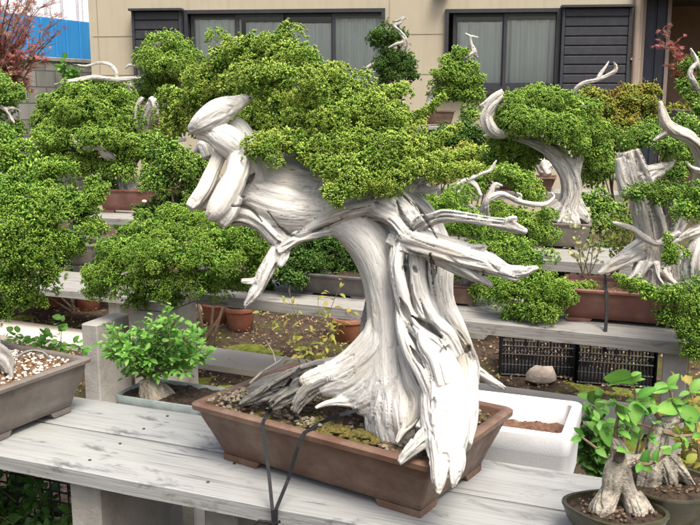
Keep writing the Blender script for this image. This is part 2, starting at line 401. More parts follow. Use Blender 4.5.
def fib(n, r):
    i = np.arange(n)+.5; ph = np.arccos(1-2*i/n); th = np.pi*(1+5**.5)*i+r.random()*6
    return np.stack([np.cos(th)*np.sin(ph), np.sin(th)*np.sin(ph), np.cos(ph)], 1)
def pads(name, plist, m, parent, rc=.03, ts=.013, dens=1.0, nb=7, seed=0, back=.55, inner=True, fat=.16, flat=1.0, jit=.3, gap=3.1, shoot=.75):
    """plist: (px,py,rx_px,ry_px,Y[,depth_radius_m]) cloud pads; each is covered with lumps rc big, each lump with sprigs ts long."""
    r = np.random.default_rng(seed); PO = []; NO = []; SI = []; CR = []
    for p in plist:
        c = np.array(P(p[0], p[1], p[4])); k = mpp(p[0], p[1], p[4]); R = np.array([p[2]*k, p[5] if len(p) > 5 else p[2]*k*.8, p[3]*k])
        area = 4*np.pi*((R[0]*R[1])**1.6/3+(R[0]*R[2])**1.6/3+(R[1]*R[2])**1.6/3)**(1/1.6)
        ncl = max(5, int(area/(rc*rc*gap))); d = fib(ncl, r); d += r.normal(size=d.shape)*.5/np.sqrt(ncl); d /= np.linalg.norm(d, axis=1, keepdims=True)
        nn = d/R; nn /= np.linalg.norm(nn, axis=1, keepdims=True)
        keep = nn[:, 1] < back
        for dj, nj in zip(d[keep], nn[keep]):
            if r.random() < (.1 if shoot > .5 else 0): continue
            rcl = rc*r.uniform(.55, 1.3); cc = c+dj*(R-rc*.6).clip(rc*.2)+nj*rc*float(np.clip(r.normal()*.6, -1.1, .75))*min(1.1, jit/.5)
            g_ = r.random()
            for _ in range(3):
                if r.random() < shoot:
                    sd = nj*.7+np.array([0, -.1, .55])+r.normal(size=3)*.6; sd /= np.linalg.norm(sd); m_ = r.integers(2, 5); st_ = cc+sd*rcl*.75
                    q_ = st_+np.outer(np.arange(m_)*ts*.62, sd)+r.normal(size=(m_, 3))*ts*.25
                    PO.append(q_); NO.append(np.tile(sd, (m_, 1))+r.normal(size=(m_, 3))*.35); SI.append(ts*np.linspace(1.0, .55, m_)*r.uniform(.8, 1.15)); CR.append(np.full(m_, g_))
            nt_ = int(2.6*np.pi*(rcl/ts)**2*.85*dens); dd = fib(nt_, r)+r.normal(size=(nt_, 3))*.12
            dd /= np.linalg.norm(dd, axis=1, keepdims=True)
            bias = nj*.75+np.array([0, 0, .55]); sel = dd@bias > -.35; dd = dd[sel]
            pp = cc+dd*rcl*np.array([1, 1, .8*flat])*(1+r.normal(size=(len(dd), 1))*.2)
            PO.append(pp-dd*ts*.5); NO.append(dd+nj*.35+np.array([0, 0, .55])+r.normal(size=dd.shape)*.35)
            SI.append(ts*r.uniform(.7, 1.3, len(dd))); CR.append(np.full(len(dd), g_))
        if inner:
            for sc_ in (.7, .5, .3):
                ni = int(area*sc_*sc_/(ts*ts*5)); d = fib(max(ni, 6), r); q = c+d*R*(sc_+r.normal(size=(len(d), 1))*.08)
                PO.append(q); NO.append(r.normal(size=d.shape)); SI.append(np.full(len(d), ts*2.1)); CR.append(r.random(len(d))*.3)
    return foliage_mesh(name, np.vstack(PO), np.vstack(NO), np.concatenate(SI), np.concatenate(CR), m, parent, nb, seed, fat=fat)
def spray_pts(paths, ts=.012, wid=.02, dens=1.0, seed=0):
    """sprigs along trailing shoots; returns arrays to feed foliage_mesh."""
    r = np.random.default_rng(seed); PO = []; NO = []; SI = []; CR = []
    for path in paths:
        C = catmull([tuple(P(a, b, c))+(d*mpp(a, b, c),) for a, b, c, d in path], ts*.6)
        for i in range(len(C)-1):
            t = C[i+1][:3]-C[i][:3]; t /= np.linalg.norm(t)
            n = max(2, int(dens*2.6*C[i][3]/ts*3))
            d = r.normal(size=(n, 3)); d -= np.outer(d@t, t)*.3; d /= np.linalg.norm(d, axis=1, keepdims=True)
            PO.append(C[i][:3]+d*C[i][3]*r.random((n, 1))**.5); NO.append(d*.6+t*.9+np.array([0, 0, .3])); SI.append(ts*r.uniform(.7, 1.3, n)); CR.append(np.full(n, r.random()))
    return np.vstack(PO), np.vstack(NO), np.concatenate(SI), np.concatenate(CR)

# ------------------------------------------------------------------ broad leaves
def leaf_tpl(wd=.42, fold=.18, curl=.25, nseg=5):
    V = []; Fc = []
    for i in range(nseg+1):
        t = i/nseg; wv = wd*math.sin(math.pi*min(1, t*.92+.04))**.8*(1.1-.35*t) if 0 < i < nseg else (.02 if i == 0 else .0)
        z = -curl*t*t
        V += [(-wv, t, z+fold*wv), (0, t, z), (wv, t, z+fold*wv)]
    for i in range(nseg):
        a = i*3; b = a+3
        Fc += [(a, a+1, b+1, b), (a+1, a+2, b+2, b+1)]
    return np.array(V), np.array(Fc)
def maple_tpl():
    V = [(0, 0, 0)]; Fc = []
    for k in range(5):
        a = rad(-76+38*k); l = [.7, .95, 1.1, .95, .7][k]; w_ = .17
        i = len(V); V += [(math.sin(a-w_*1.3)*l*.5, math.cos(a-w_*1.3)*l*.5, .03), (math.sin(a)*l, math.cos(a)*l, -.12), (math.sin(a+w_*1.3)*l*.5, math.cos(a+w_*1.3)*l*.5, .03)]
        Fc.append((0, i+2, i+1, i))
    return np.array(V), np.array(Fc)
def leaves(name, pos, dirs, size, m, parent, tpl=None, seed=0, droop=.2, wd=.42):
    TV, TF = tpl or leaf_tpl(wd); r = np.random.default_rng(seed); n = len(pos); k = len(TV)
    d = np.array(dirs, float)+r.normal(size=(n, 3))*.12; d[:, 2] -= droop*r.random(n); d /= np.linalg.norm(d, axis=1, keepdims=True)
    up = np.array([0, 0, 1.])+r.normal(size=(n, 3))*.45+np.array([0, -.25, 0]); s = np.cross(d, up); s /= np.linalg.norm(s, axis=1, keepdims=True); u = np.cross(s, d)
    W = np.array(pos)[:, None]+np.array(size)[:, None, None]*(TV[None, :, :1]*s[:, None]+TV[None, :, 1:2]*d[:, None]+TV[None, :, 2:]*u[:, None])
    tip = np.repeat(TV[None, :, 1]*.25+.25+(np.abs(TV[None, :, 0]) < 1e-6)*.3, n, 0)
    tint = np.stack([tip, np.repeat(r.random(n)[:, None], k, 1), np.repeat(r.random(n)[:, None], k, 1), np.ones((n, k))], -1)
    FF = (TF[None]+(np.arange(n)*k)[:, None, None]).reshape(-1, TF.shape[1])
    return mesh(name, W.reshape(-1, 3), FF, m, parent, True, True, {'tint': ('FLOAT_COLOR', tint.reshape(-1, 4))})
def grow(starts, targets, rnd, r0=.004, sub=3, wob=.15):
    """branches from starts to targets with side twigs. returns MB and twig points (pos, dir)."""
    mb = MB(); tips = []
    for tg in targets:
        st = Vector(rnd.choice(starts)); tg = Vector(tg); ln = (tg-st).length
        mid = (st+tg)/2+Vector((rnd.uniform(-1, 1), rnd.uniform(-1, 1), rnd.uniform(0, 1)))*ln*wob
        pts = [st*(1-t)**2+mid*2*t*(1-t)+tg*t*t for t in [i/7 for i in range(8)]]
        mb.tube(pts, [r0*(1-.75*i/7) for i in range(8)], 5)
        for i in range(2, 8):
            d = (pts[i]-pts[i-1]).normalized(); tips.append((pts[i], d, i/7))
            for _ in range(sub):
                dv = (d+Vector((rnd.gauss(0, .8), rnd.gauss(0, .8), rnd.gauss(.1, .5)))).normalized()
                e = pts[i]+dv*ln*rnd.uniform(.08, .22); mb.tube([pts[i], (pts[i]+e)/2, e], [r0*.3, r0*.22, r0*.12], 3, False)
                tips.append((e, dv, i/7)); tips.append(((pts[i]+e)/2, (dv+Vector((rnd.gauss(0, .6), rnd.gauss(0, .6), .1))).normalized(), i/7))
    return mb, tips

# ------------------------------------------------------------------ pots
def rrect(Lx, Wy, r, n=5):
    out = []
    for cx, cy, a0 in ((Lx/2-r, Wy/2-r, 0), (-Lx/2+r, Wy/2-r, 90), (-Lx/2+r, -Wy/2+r, 180), (Lx/2-r, -Wy/2+r, 270)):
        for k in range(n): a = rad(a0+90*k/(n-1)); out.append((cx+r*math.cos(a), cy+r*math.sin(a)))
    return out
def rect_pot(parent, Lx, Wy, Hh, m, soil, rim=.02, flare=.065, r=.02, feet=True, lip=.008, panel=False, mound=.0, name='pot', gx=60):
    """local coordinates of the thing: centre of the base at the origin"""
    fz = .016*Hh/.16 if feet else 0
    prof = [(flare+.004, fz), (flare-.002, fz+.004), (flare*.8, Hh*.3), (flare*.52, Hh*.55), (flare*.28, Hh*.76), (flare*.16+lip*.5, Hh-rim-.002), (lip, Hh-rim), (.0, Hh-rim+.004), (-.001, Hh-.004), (.004, Hh),
            (rim*1.15, Hh), (rim*1.15+.003, Hh-.004), (rim*1.2+.004, Hh-.05*Hh/.16)]
    V = []; Fc = []; n = 20
    for ins, z in prof:
        V += [(x, y, z) for x, y in rrect(Lx-2*ins, Wy-2*ins, max(.006, r-ins*.2))]
    for i in range(len(prof)-1):
        for k in range(n): j = (k+1) % n; Fc.append((i*n+k, i*n+j, (i+1)*n+j, (i+1)*n+k))
    Fc.append(tuple(range(n-1, -1, -1)))
    p = mesh(name, V, Fc, m, parent, False, True); autosmooth(p, 50)
    if feet:
        for sx in (-1, 1):
            for sy in (-1, 1):
                fb = MB(); x = sx*(Lx/2-flare); y = sy*(Wy/2-flare); fl = Lx*.17; fw = Wy*.2; th = .03*Lx/.7
                for (cx, cy, dx, dy) in ((x-sx*fl/2, y-sy*th/2, fl, th), (x-sx*th/2, y-sy*(th+(fw-th)/2), th, fw-th)):
                    x0, x1, y0, y1 = cx-dx/2, cx+dx/2, cy-dy/2, cy+dy/2; t = .012 if dx > dy else 0; t2 = 0 if dx > dy else .012
                    tx0, tx1 = (x0+t, x1) if sx > 0 else (x0, x1-t); ty0, ty1 = (y0+t2, y1) if sy > 0 else (y0, y1-t2)
                    fb.add([(tx0, ty0, 0), (tx1, ty0, 0), (tx1, ty1, 0), (tx0, ty1, 0), (x0, y0, fz+.001), (x1, y0, fz+.001), (x1, y1, fz+.001), (x0, y1, fz+.001)],
                           [(3, 2, 1, 0), (4, 5, 6, 7), (0, 1, 5, 4), (1, 2, 6, 5), (2, 3, 7, 6), (3, 0, 4, 7)])
                fb.build('foot', m, p, False)
    # soil
    sx, sy = Lx-2*rim*1.2-.006, Wy-2*rim*1.2-.006; nx, ny = gx, max(8, int(gx*Wy/Lx)); V = []; Fc = []
    for j in range(ny):
        for i in range(nx):
            x = sx*(i/(nx-1)-.5); y = sy*(j/(ny-1)-.5); e = min(1, 12*min(i/(nx-1), 1-i/(nx-1)), 12*min(j/(ny-1), 1-j/(ny-1)))
            q = (1-(2*x/sx)**2)*(1-(2*y/sy)**2)
            V.append((x, y, Hh-.022+mound*q+e*(.012*Lx/.74*(noise.fractal((x*25, y*25, Lx*9), 1, 2, 4)))))
    for j in range(ny-1):
        for i in range(nx-1): a = j*nx+i; Fc.append((a, a+1, a+nx+1, a+nx))
    mesh('soil', V, Fc, soil, parent, False, True)
    return p
def crumbs(name, parent, pts, smin, smax, m, seed=1):
    rnd = random.Random(seed); mb = MB()
    for (x, y, z) in pts:
        s = rnd.uniform(smin, smax); n = 6; V = []; a0 = rnd.random()*6
        for zz, q in ((-.5, .5), (0, 1), (.5, .55)):
            for k in range(n): th = a0+k*6.283/n; g = s*q*rnd.uniform(.6, 1.2); V.append((x+g*math.cos(th), y+g*math.sin(th), z+zz*s*rnd.uniform(.8, 1.3)))
        Fc = [tuple(range(n-1, -1, -1)), tuple(range(2*n, 3*n))]
        for i in range(2):
            for k in range(n): j = (k+1) % n; Fc.append((i*n+k, i*n+j, (i+1)*n+j, (i+1)*n+k))
        mb.add(V, Fc)
    o = mb.build(name, m, parent, False); o['kind'] = 'stuff'; return o
def round_pot(parent, R, Hh, m, soil, world=False, taper=.72, rimh=.18):
    mb = MB(); mb.lathe((0, 0, 0), [(R*taper*.95, 0), (R*taper, .004), (R*(.72+.22), Hh*(1-rimh)), (R, Hh*(1-rimh)+.001), (R*1.02, Hh-.004), (R, Hh), (R*.9, Hh), (R*.88, Hh*.86), (.0001, Hh*.86)], 26)
    o = mb.build('pot', m, parent, False, True)
    s = MB(); s.lathe((0, 0, 0), [(R*.87, Hh*.865), (R*.6, Hh*.9), (R*.3, Hh*.91), (.0001, Hh*.9)], 20); s.build('soil', soil, parent, False, True)
    return o

# ================================================================== SETTING
def gmat():
    m = mat('garden_soil', (.1, .07, .05), .95, .1); co = objco(m)
    n = noise_n(m, co, 14, 8, .7); c = ramp(m, n, [(.3, (.035, .024, .018)), (.55, (.1, .072, .054)), (.75, (.19, .145, .11))])
    ms = noise_n(m, co, 1.4, 5, .6); c = mix(m, ramp(m, ms, [(.49, (0, 0, 0)), (.62, (.75, .75, .75))]), c, mix(m, noise_n(m, co, 60, 3), (.07, .08, .02), (.15, .16, .035)))
    sp = N(m, 'ShaderNodeTexVoronoi'); sp.inputs['Scale'].default_value = 45; L(m, co, sp.inputs['Vector'])
    c = mix(m, ramp(m, sp.outputs['Distance'], [(.09, (.8, .8, .8)), (.16, (0, 0, 0))]), c, (.34, .25, .17))
    base(m, c); bump(m, noise_n(m, co, 70, 6, .7), 1, .02); return m
GROUND = gmat()
g = MB(); g.add([(-150, -20, 0), (150, -20, 0), (150, 400, 0), (-150, 400, 0)], [(0, 1, 2, 3)])
tag(g.build('ground', GROUND), kind='structure')
BA = rad(-21.9)
PA = rad(-24.2); pl = MB(); c0 = Pz(300, 323+.137*300, 0)
def pathpt(a, b): return (c0.x+a*math.cos(PA)+b*math.sin(PA)*1, c0.y+a*math.sin(PA)-b*math.cos(PA), .004)
for (b0, b1, z) in ((0, .34, .035),):
    V = []
    for a in (-9, 9):
        for b in (b0, b1):
            for zz in (.0, z): p = pathpt(a, b); V.append((p[0], p[1], zz))
    pl.add(V, [(1, 3, 7, 5), (0, 1, 5, 4), (2, 6, 7, 3), (0, 2, 3, 1), (4, 5, 7, 6)])
tag(pl.build('path', PATHM), kind='structure')
# mossy verge on both sides of the path: a low uneven mat
mv = MB(); rr = random.Random(3)
MOSSG = noisy('verge_moss', (.06, .08, .012), (.18, .22, .03), 30, .95, .9, .008, 160, c3=(.3, .32, .06))
def verge(b0, b1, name):
    V = []; Fc = []; nx, ny = 240, 12
    for j in range(ny):
        for i in range(nx):
            a = -5+10*i/(nx-1); b = b0+(b1-b0)*j/(ny-1); p = pathpt(a, b); e = math.sin(math.pi*j/(ny-1))
            h = -.02+.045*e*(.4+noise.fractal((p[0]*5, p[1]*5, 1), 1, 2, 3))+.012*noise.noise((p[0]*30, p[1]*30, 0))*e
            V.append((p[0], p[1], h))
    for j in range(ny-1):
        for i in range(nx-1): a = j*nx+i; Fc.append((a, a+1, a+nx+1, a+nx))
    tag(mesh(name, V, Fc, MOSSG, None, True, True), 'low golden green moss along the concrete path', 'moss', kind='stuff')
verge(-.42, -.01, 'moss'); verge(.35, .8, 'moss')
# dead leaves and clods lying on the ground
n = 16000; a = RNG.uniform(-3.6, 3.6, n); b = RNG.uniform(-2.6, 1.5, n); keep = ~((b > -.03) & (b < .37) & (RNG.random(n) < .97)); a = a[keep]; b = b[keep]
pp = np.array([pathpt(x, y) for x, y in zip(a, b)]); pp[:, 2] = RNG.uniform(.008, .03, len(pp))+np.where((b > -.03) & (b < .37), .03, 0)
dl = leafmat('dead_leaf', (.12, .07, .04), (.24, .15, .09), (.42, .32, .2), (.3, .3, .1), .1)
ang = RNG.random(len(pp))*6.28
o = leaves('leaf_litter', pp, np.stack([np.cos(ang), np.sin(ang), np.zeros(len(pp))], 1), RNG.uniform(.006, .024, len(pp)), dl, None, seed=3, droop=0)
tag(o, 'brown dead leaves and crumbs scattered on the soil', 'leaf litter', kind='stuff')

# ---- house (facade plane, local frame hx along the wall, outward normal towards the camera)
HA = rad(-5.2); H0 = P(91, 60, 12.6); H0.z = 0
hx = Vector((math.cos(HA), math.sin(HA), 0)); hn = Vector((math.sin(HA), -math.cos(HA), 0))
def HP(px, py):
    d = ray(px, py); o_ = Vector((0, 0, H)); t = (H0-o_).dot(hn)/d.dot(hn); q = o_+d*t
    return (q-H0).dot(hx), q.z
WALL = noisy('beige_siding', (.38, .34, .25), (.41, .37, .275), 3, .85, .15, .004, 140)
stk = noise_n(WALL, objco(WALL, (9, 9, .5)), 1.5, 5, .6); bs_ = WALL.node_tree.nodes['Principled BSDF'].inputs['Base Color']; old = bs_.links[0].from_socket; base(WALL, mix(WALL, ramp(WALL, stk, [(.5, (0, 0, 0)), (.75, (.3, .3, .3))]), old, (.25, .215, .16)))
GROOVE = mat('panel_joint', (.3, .25, .19), .9)
FRAME = noisy('dark_window_frame', (.022, .024, .028), (.035, .037, .042), 20, .4, .05, .002, spec=.5)
SHUT = noisy('dark_shutter_panel', (.03, .032, .038), (.045, .047, .055), 12, .5, .1, .002)
CURT = noisy('white_curtain', (.86, .87, .85), (.92, .93, .91), 3, .9, .1, .002)
INT = mat('dim_room', (.12, .12, .11), .9)
house = empty('house', H0, HA, 'beige panelled house with dark framed sliding windows and shutter boxes', 'house')
def hbox(mb, x0, x1, z0, z1, y0, y1, bev=0): mb.box(((x0+x1)/2, (y0+y1)/2, (z0+z1)/2), (x1-x0, y1-y0, z1-z0), 0, bev); return mb
# local y: negative = towards the camera
def hpx(px, py): return HP(px, py)
wx1 = hpx(641, 50)[0]
win = []
for (pl_, pr_, pt, pb) in ((186, 385, 9.5, 89), (444.5, 559, 9, 90)):
    win.append((hpx(pl_, 50)[0], hpx(pr_, 50)[0], hpx(pr_, pb)[1], hpx((pl_+pr_)/2, pt)[1]))
# wall with real openings: pieces butted round them
(a0, a1, az0, az1), (b0, b1, bz0, bz1) = win
xs = [0, a0, a1, b0, b1, wx1]; T = .16; TOP = 4.2
wl = MB()
for (x0, x1, z0, z1) in ((0, a0, 0, TOP), (a1, b0, 0, TOP), (b1, wx1, 0, TOP), (a0, a1, 0, az0), (a0, a1, az1, TOP), (b0, b1, 0, bz0), (b0, b1, bz1, TOP)):
    wl.box(((x0+x1)/2, T/2, (z0+z1)/2), (x1-x0, T, z1-z0))
wl.build('wall', WALL, house, False)
jn = MB()
zj = [hpx(420, y)[1] for y in (34, 74, 113)]
for z in zj:
    for (x0, x1) in ((.05, a0-.02), (a1+.02, b0-.02)):
        jn.box(((x0+x1)/2, -.002, z), (x1-x0, .006, .009)); jn.build('panel_joint', GROOVE, house, False); jn = MB()
for px in (97.5, 389.5):
    jn = MB(); jn.box((hpx(px, 20)[0], -.0025, TOP/2), (.009, .007, TOP-.1)); jn.build('panel_joint', GROOVE, house, False)
side = MB(); side.box((.08, T+3, TOP/2), (.16, 6, TOP)); side.build('side_wall', WALL, house, False); side = MB(); side.box((wx1-.08, T+.9, TOP/2), (.16, 1.8, TOP)); side.build('side_wall', WALL, house, False)
eave = MB(); eave.box((wx1/2, 2.2, TOP+.5), (wx1+.8, 5, .2)); eave.build('roof', FRAME, house, False)
rm = MB()
for (x0, x1, z0, z1) in win:
    rm.box(((x0+x1)/2, .9, (z0+z1)/2), (x1-x0+.6, .04, z1-z0+.8)); rm.box(((x0+x1)/2, .55, z0-.45), (x1-x0+.6, .7, .03)); rm.box(((x0+x1)/2, .55, z1+.45), (x1-x0+.6, .7, .03))
rm.build('room', INT, house, False)
GLASS = mat('window_glass', (.6, .68, .68), .03, .5)
b_ = GLASS.node_tree.nodes['Principled BSDF']; tr = N(GLASS, 'ShaderNodeBsdfTransparent'); tr.inputs[0].default_value = (.95, .97, .96, 1)
gl = N(GLASS, 'ShaderNodeBsdfGlossy'); gl.inputs['Roughness'].default_value = .02; gl.inputs['Color'].default_value = (.9, .95, .95, 1)
fr_ = N(GLASS, 'ShaderNodeFresnel'); fr_.inputs[0].default_value = 1.6; mx_ = N(GLASS, 'ShaderNodeMixShader')
L(GLASS, fr_.outputs[0], mx_.inputs[0]); L(GLASS, tr.outputs[0], mx_.inputs[1]); L(GLASS, gl.outputs[0], mx_.inputs[2]); L(GLASS, mx_.outputs[0], GLASS.node_tree.nodes['Material Output'].inputs[0])
def sash_window(wi, panes, curt):
    x0, x1, z0, z1 = win[wi]; fm = MB(); t = .05
    fm.box(((x0+x1)/2, .02, z1-t/2), (x1-x0, .16, t)); fm.box(((x0+x1)/2, .02, z0+t/2), (x1-x0, .16, t))
    for xx in (x0+t/2, x1-t/2): fm.box((xx, .02, (z0+z1)/2), (t, .16, z1-z0-2*t))
    fm.box(((x0+x1)/2, -.05, z0-.03), (x1-x0+.1, .18, .05))
    f = fm.build('window', FRAME, house, False)
    for k, (pa, pb) in enumerate(panes):
        xa, xb = hpx(pa, 50)[0], hpx(pb, 50)[0]; y = .01 if k % 2 else .05
        sh = MB(); zt, zb = z1-t-.002, z0+t+.002; q = .045
        sh.box(((xa+xb)/2, y, zt-q/2), (xb-xa+2*q, .03, q)); sh.box(((xa+xb)/2, y, zb+q/2), (xb-xa+2*q, .03, q))
        for xx in (xa-q/2, xb+q/2): sh.box((xx, y, (zt+zb)/2), (q, .03, zt-zb-2*q))
        sh.build('sash', FRAME, f, False)
        gp = MB(); gp.box(((xa+xb)/2, y, (zt+zb)/2), (xb-xa, .006, zt-zb-2*q)); gp.build('pane', GLASS, f, False)
    for (ca, cb, ztop) in curt:
        xa, xb = hpx(ca, 50)[0], hpx(cb, 50)[0]; V = []; Fc = []; nn = int((xb-xa)/.012); zt = z1-.02-ztop
        for i in range(nn):
            x = xa+(xb-xa)*i/(nn-1); y = .11+.018*math.sin(x*38+1.5*math.sin(x*5))+.012*math.sin(x*91)
            V += [(x, y, z0-.2), (x+.01*math.sin(x*9), y*.97, zt)]
        for i in range(nn-1): Fc.append((2*i, 2*i+2, 2*i+3, 2*i+1))
        mesh('curtain', V, Fc, CURT, f, False, True)
    return f
sash_window(0, ((194, 235), (239.5, 281), (288, 331), (335.5, 381)), ((190, 240, .1), (244, 284, .14), (288, 334, .16), (334, 384, .1)))
sash_window(1, ((456, 502), (506.5, 557)), ((457, 503, .14), (505, 556, .12)))
# shutter boxes
for (pa, pb, pt, pb2) in ((136, 185, 11.5, 96), (559.5, 628, 8, 93)):
    xa, xb = hpx(pa, 50)[0], hpx(pb, 50)[0]; z1_, z0_ = hpx(pb, pt)[1], hpx(pb, pb2)[1]; sb = MB()
    nb_ = 9; hh = (z1_-z0_)/nb_
    sb.box(((xa+xb)/2, -.06, (z0_+z1_)/2), (xb-xa, .1, z1_-z0_))
    for i in range(nb_): sb.box(((xa+xb)/2, -.12, z0_+hh*(i+.5)), (xb-xa-.08, .02, hh-.018), 0, .006)
    for xx in (xa+.02, xb-.02): sb.box((xx, -.125, (z0_+z1_)/2), (.035, .035, z1_-z0_))
    sb.box(((xa+xb)/2, -.125, z1_+.012), (xb-xa+.04, .17, .03))
    sb.build('shutter_box', SHUT, house, False)
dsp = MB(); xd = hpx(634.5, 50)[0]; dsp.tube([(xd, -.07, 0), (xd, -.07, TOP)], .045, 12)
for z in (.8, 2.2, 3.2): dsp.box((xd, -.05, z), (.13, .08, .03))
dsp.build('downpipe', noisy('downpipe_taupe', (.28, .22, .18), (.33, .26, .22), 6, .5), house, False)
vt = MB(); vt.box((hpx(442, 3)[0], -.12, 3.12), (.2, .2, .1), 0, .02); vt.build('vent_hood', FRAME, house, False)
# recessed entrance on the right
PORCHW = noisy('brown_porch_wall', (.17, .11, .08), (.22, .15, .11), 5, .85, .2)
en = MB(); x0, x1 = wx1, hpx(740, 50)[0]+1.5
en.box(((x0+x1)/2, 1.75, TOP/2), (x1-x0, .1, TOP)); en.build('porch_wall', PORCHW, house, False)
en = MB(); en.box(((x0+x1)/2+.1, .9, 3.15), (x1-x0+.2, 2.6, .18)); en.build('porch_roof', FRAME, house, False)
DOORM = noisy('blue_black_door', (.02, .024, .035), (.03, .035, .05), 6, .4)
dr = MB(); xa, xb = hpx(643.5, 50)[0]+.03, hpx(668, 50)[0]; dr.box(((xa+xb)/2, .2, 1.6), (xb-xa, .06, 3.0))
for q in (.25, .75): dr.box((xa+(xb-xa)*q, .165, 1.6), ((xb-xa)*.42, .02, 2.8), 0, .008)
dd_ = dr.build('door_panel', DOORM, house, False)
mb = MB(); mb.box((wx1+.02, .1, 1.6), (.06, .12, 3.1)); mb.box((xb+.03, .2, 1.6), (.05, .1, 3.1)); mb.build('door_post', noisy('taupe_post', (.22, .18, .15), (.26, .21, .18), 8), house, False)

# ---- block wall and blue fence at the far left
BLK = mat('grey_block_wall', (.3, .3, .29), .9, .2); co = objco(BLK)
br = N(BLK, 'ShaderNodeTexBrick'); br.inputs['Scale'].default_value = 1; br.inputs['Brick Width'].default_value = .42; br.inputs['Row Height'].default_value = .27; br.inputs['Mortar Size'].default_value = .012
br.inputs['Color1'].default_value = (.24, .245, .235, 1); br.inputs['Color2'].default_value = (.31, .31, .3, 1); br.inputs['Mortar'].default_value = (.12, .12, .115, 1)
mp = N(BLK, 'ShaderNodeMapping'); mp.inputs['Rotation'].default_value = (math.pi/2, 0, 0); L(BLK, co, mp.inputs[0]); L(BLK, mp.outputs[0], br.inputs[0])
st = noise_n(BLK, objco(BLK, (2, 2, .5)), 2.5, 5); base(BLK, mix(BLK, ramp(BLK, st, [(.42, (0, 0, 0)), (.7, (.7, .7, .7))]), br.outputs[0], (.13, .14, .12)))
WA = math.atan2(.89, .46); wend = Vector((-4.55, 16.2, 0))
fx = Vector((math.cos(WA), math.sin(WA), 0)); worg = wend-fx*9
bw = empty('block_wall', worg, WA, 'grey concrete block wall under the blue sheet fence at far left', 'wall')
wz = 2.32
mb = MB(); mb.box((4.9, 0, wz/2), (9.8, .15, wz)); mb.build('wall', BLK, bw, False)
mb = MB(); mb.box((4.9, -.0, wz+.035), (9.8, .21, .07), 0, .01); mb.build('coping', CONC, bw, False)
BLUE = noisy('blue_fence_sheet', (.03, .23, .55), (.05, .3, .66), 1.2, .45, .1, .004, 30)
bf = empty('blue_fence', worg+Vector((-.3, .35, 0)), WA, 'bright blue construction sheet fence rising behind the block wall', 'fence')
for i in range(11):
    mb = MB(); mb.box((i*.92+.46, 0, 1.55), (.9, .03, 3.1))
    for q in (.12, .45, .78): mb.box((i*.92+q, -.03, 1.55), (.05, .03, 3.06), 0, .008)
    mb.build('fence_panel', BLUE, bf, False)
NET = noisy('white_scaffold_net', (.82, .83, .84), (.88, .89, .9), 40, .9, .1)
ns = empty('scaffold_net', P(40, 40, 18.2), WA, 'white scaffold netting behind the steel poles above the blue fence', 'netting'); ns.location.z = 0
mb = MB(); V = []
for i in range(60):
    x = -14+i*.42; V += [(x, .04*math.sin(i*1.3), 0), (x, .04*math.sin(i*1.3+.5), 9)]
mesh('sheet', V, [(2*i, 2*i+2, 2*i+3, 2*i+1) for i in range(59)], NET, ns, False, True)
for z in (4, 5.2, 6.4): mb.tube([(-14, -.08, z), (10, -.08, z)], .008, 6); mb.build('wire', mat('net_wire', (.6, .62, .65), .6), ns, False); mb = MB()
POLE = noisy('thin_steel_pole', (.42, .4, .42), (.55, .53, .55), 10, .4)
for i, (px, r_) in enumerate(((33, .028), (47.5, .03), (52, .015), (63.5, .028), (79, .03), (84, .014))):
    p = P(px, 40, 17.5); p.z = 0
    e = MB(); e.tube([(0, 0, 0), (0, 0, 8.5)], r_, 8); po = e.build('scaffold_pole', POLE, None, False); po.location = p
    tag(po, 'thin upright steel pole behind the blue fence, number %s from the left' % ['one', 'two', 'three', 'four', 'five', 'six'][i], 'pole', 'steel poles behind the blue fence')
    po['label'] = ['leftmost steel pole behind the blue fence, partly behind the red maple', 'stout steel pole above the blue fence, just left of a thin one', 'thin steel pole close on the right of a stout pole above the blue fence', 'middle steel pole standing alone above the blue fence', 'stout steel pole nearest the house with a thin one on its right', 'thin steel pole closest to the house corner above the fence'][i]

# ================================================================== BENCHES
def bench(p0, length, widths, ztop, th, m, label, legs, group='plank benches', rz=BA, gap=.012, beams=()):
    e = empty('bench', (p0[0], p0[1], 0), rz, label, 'bench', group); y = 0; rnd = random.Random(int(ztop*100))
    for wd in widths:
        V = []; Fc = []; nx = 90; prof = [(0, .003), (.004, 0), (wd-gap-.004, 0), (wd-gap, .003), (wd-gap, th), (0, th)]
        for i in range(nx+1):
            x = length*i/nx; dz = .002*noise.noise((x*2, y*9, ztop)); dy = .002*noise.noise((x*7, y, 4))
            V += [(x-length/2, b+(dy if b < wd/2 else -dy), -c+dz) for b, c in prof]
        k = len(prof)
        for i in range(nx):
            for j in range(k): q = (j+1) % k; Fc.append((i*k+j, (i+1)*k+j, (i+1)*k+q, i*k+q))
        Fc += [tuple(range(k)), tuple(range(nx*k+k-1, nx*k-1, -1))]
        o = mesh('plank', V, Fc, m, e, False); o.location = (length/2, y, ztop+rnd.uniform(-.001, .001)); y += wd
        for (x, yy, dx, dy) in legs:
            for q in (.25, .75):
                mb = MB(); mb.lathe((x-length/2+.01*q, wd*q, .0012), [(.0045, -.004), (.0045, .0006), (.003, .0016), (.0001, .0018)], 10); mb.build('nail', BEAM_DK, o, False)
    for (x, yy, dx, dy) in legs:
        mb = MB(); hh = ztop-th-.003
        mb.box((0, 0, hh/2), (dx, dy, hh), 0, .006); o = mb.build('block_leg', CONC, e, False); o.location = (x, yy+dy/2, 0)
    for (x0, x1, y0, y1, z0, z1) in beams:
        mb = MB(); mb.box(((x0+x1)/2, (y0+y1)/2, (z0+z1)/2), (x1-x0, y1-y0, z1-z0), 0, .004); mb.build('beam', BEAM_DK, e, False)
    return e
U = Vector((math.cos(BA), math.sin(BA), 0)); NN = Vector((-math.sin(BA), math.cos(BA), 0))
B1 = (-.965-1.5*.928, 2.238+1.5*.373); HB = .65
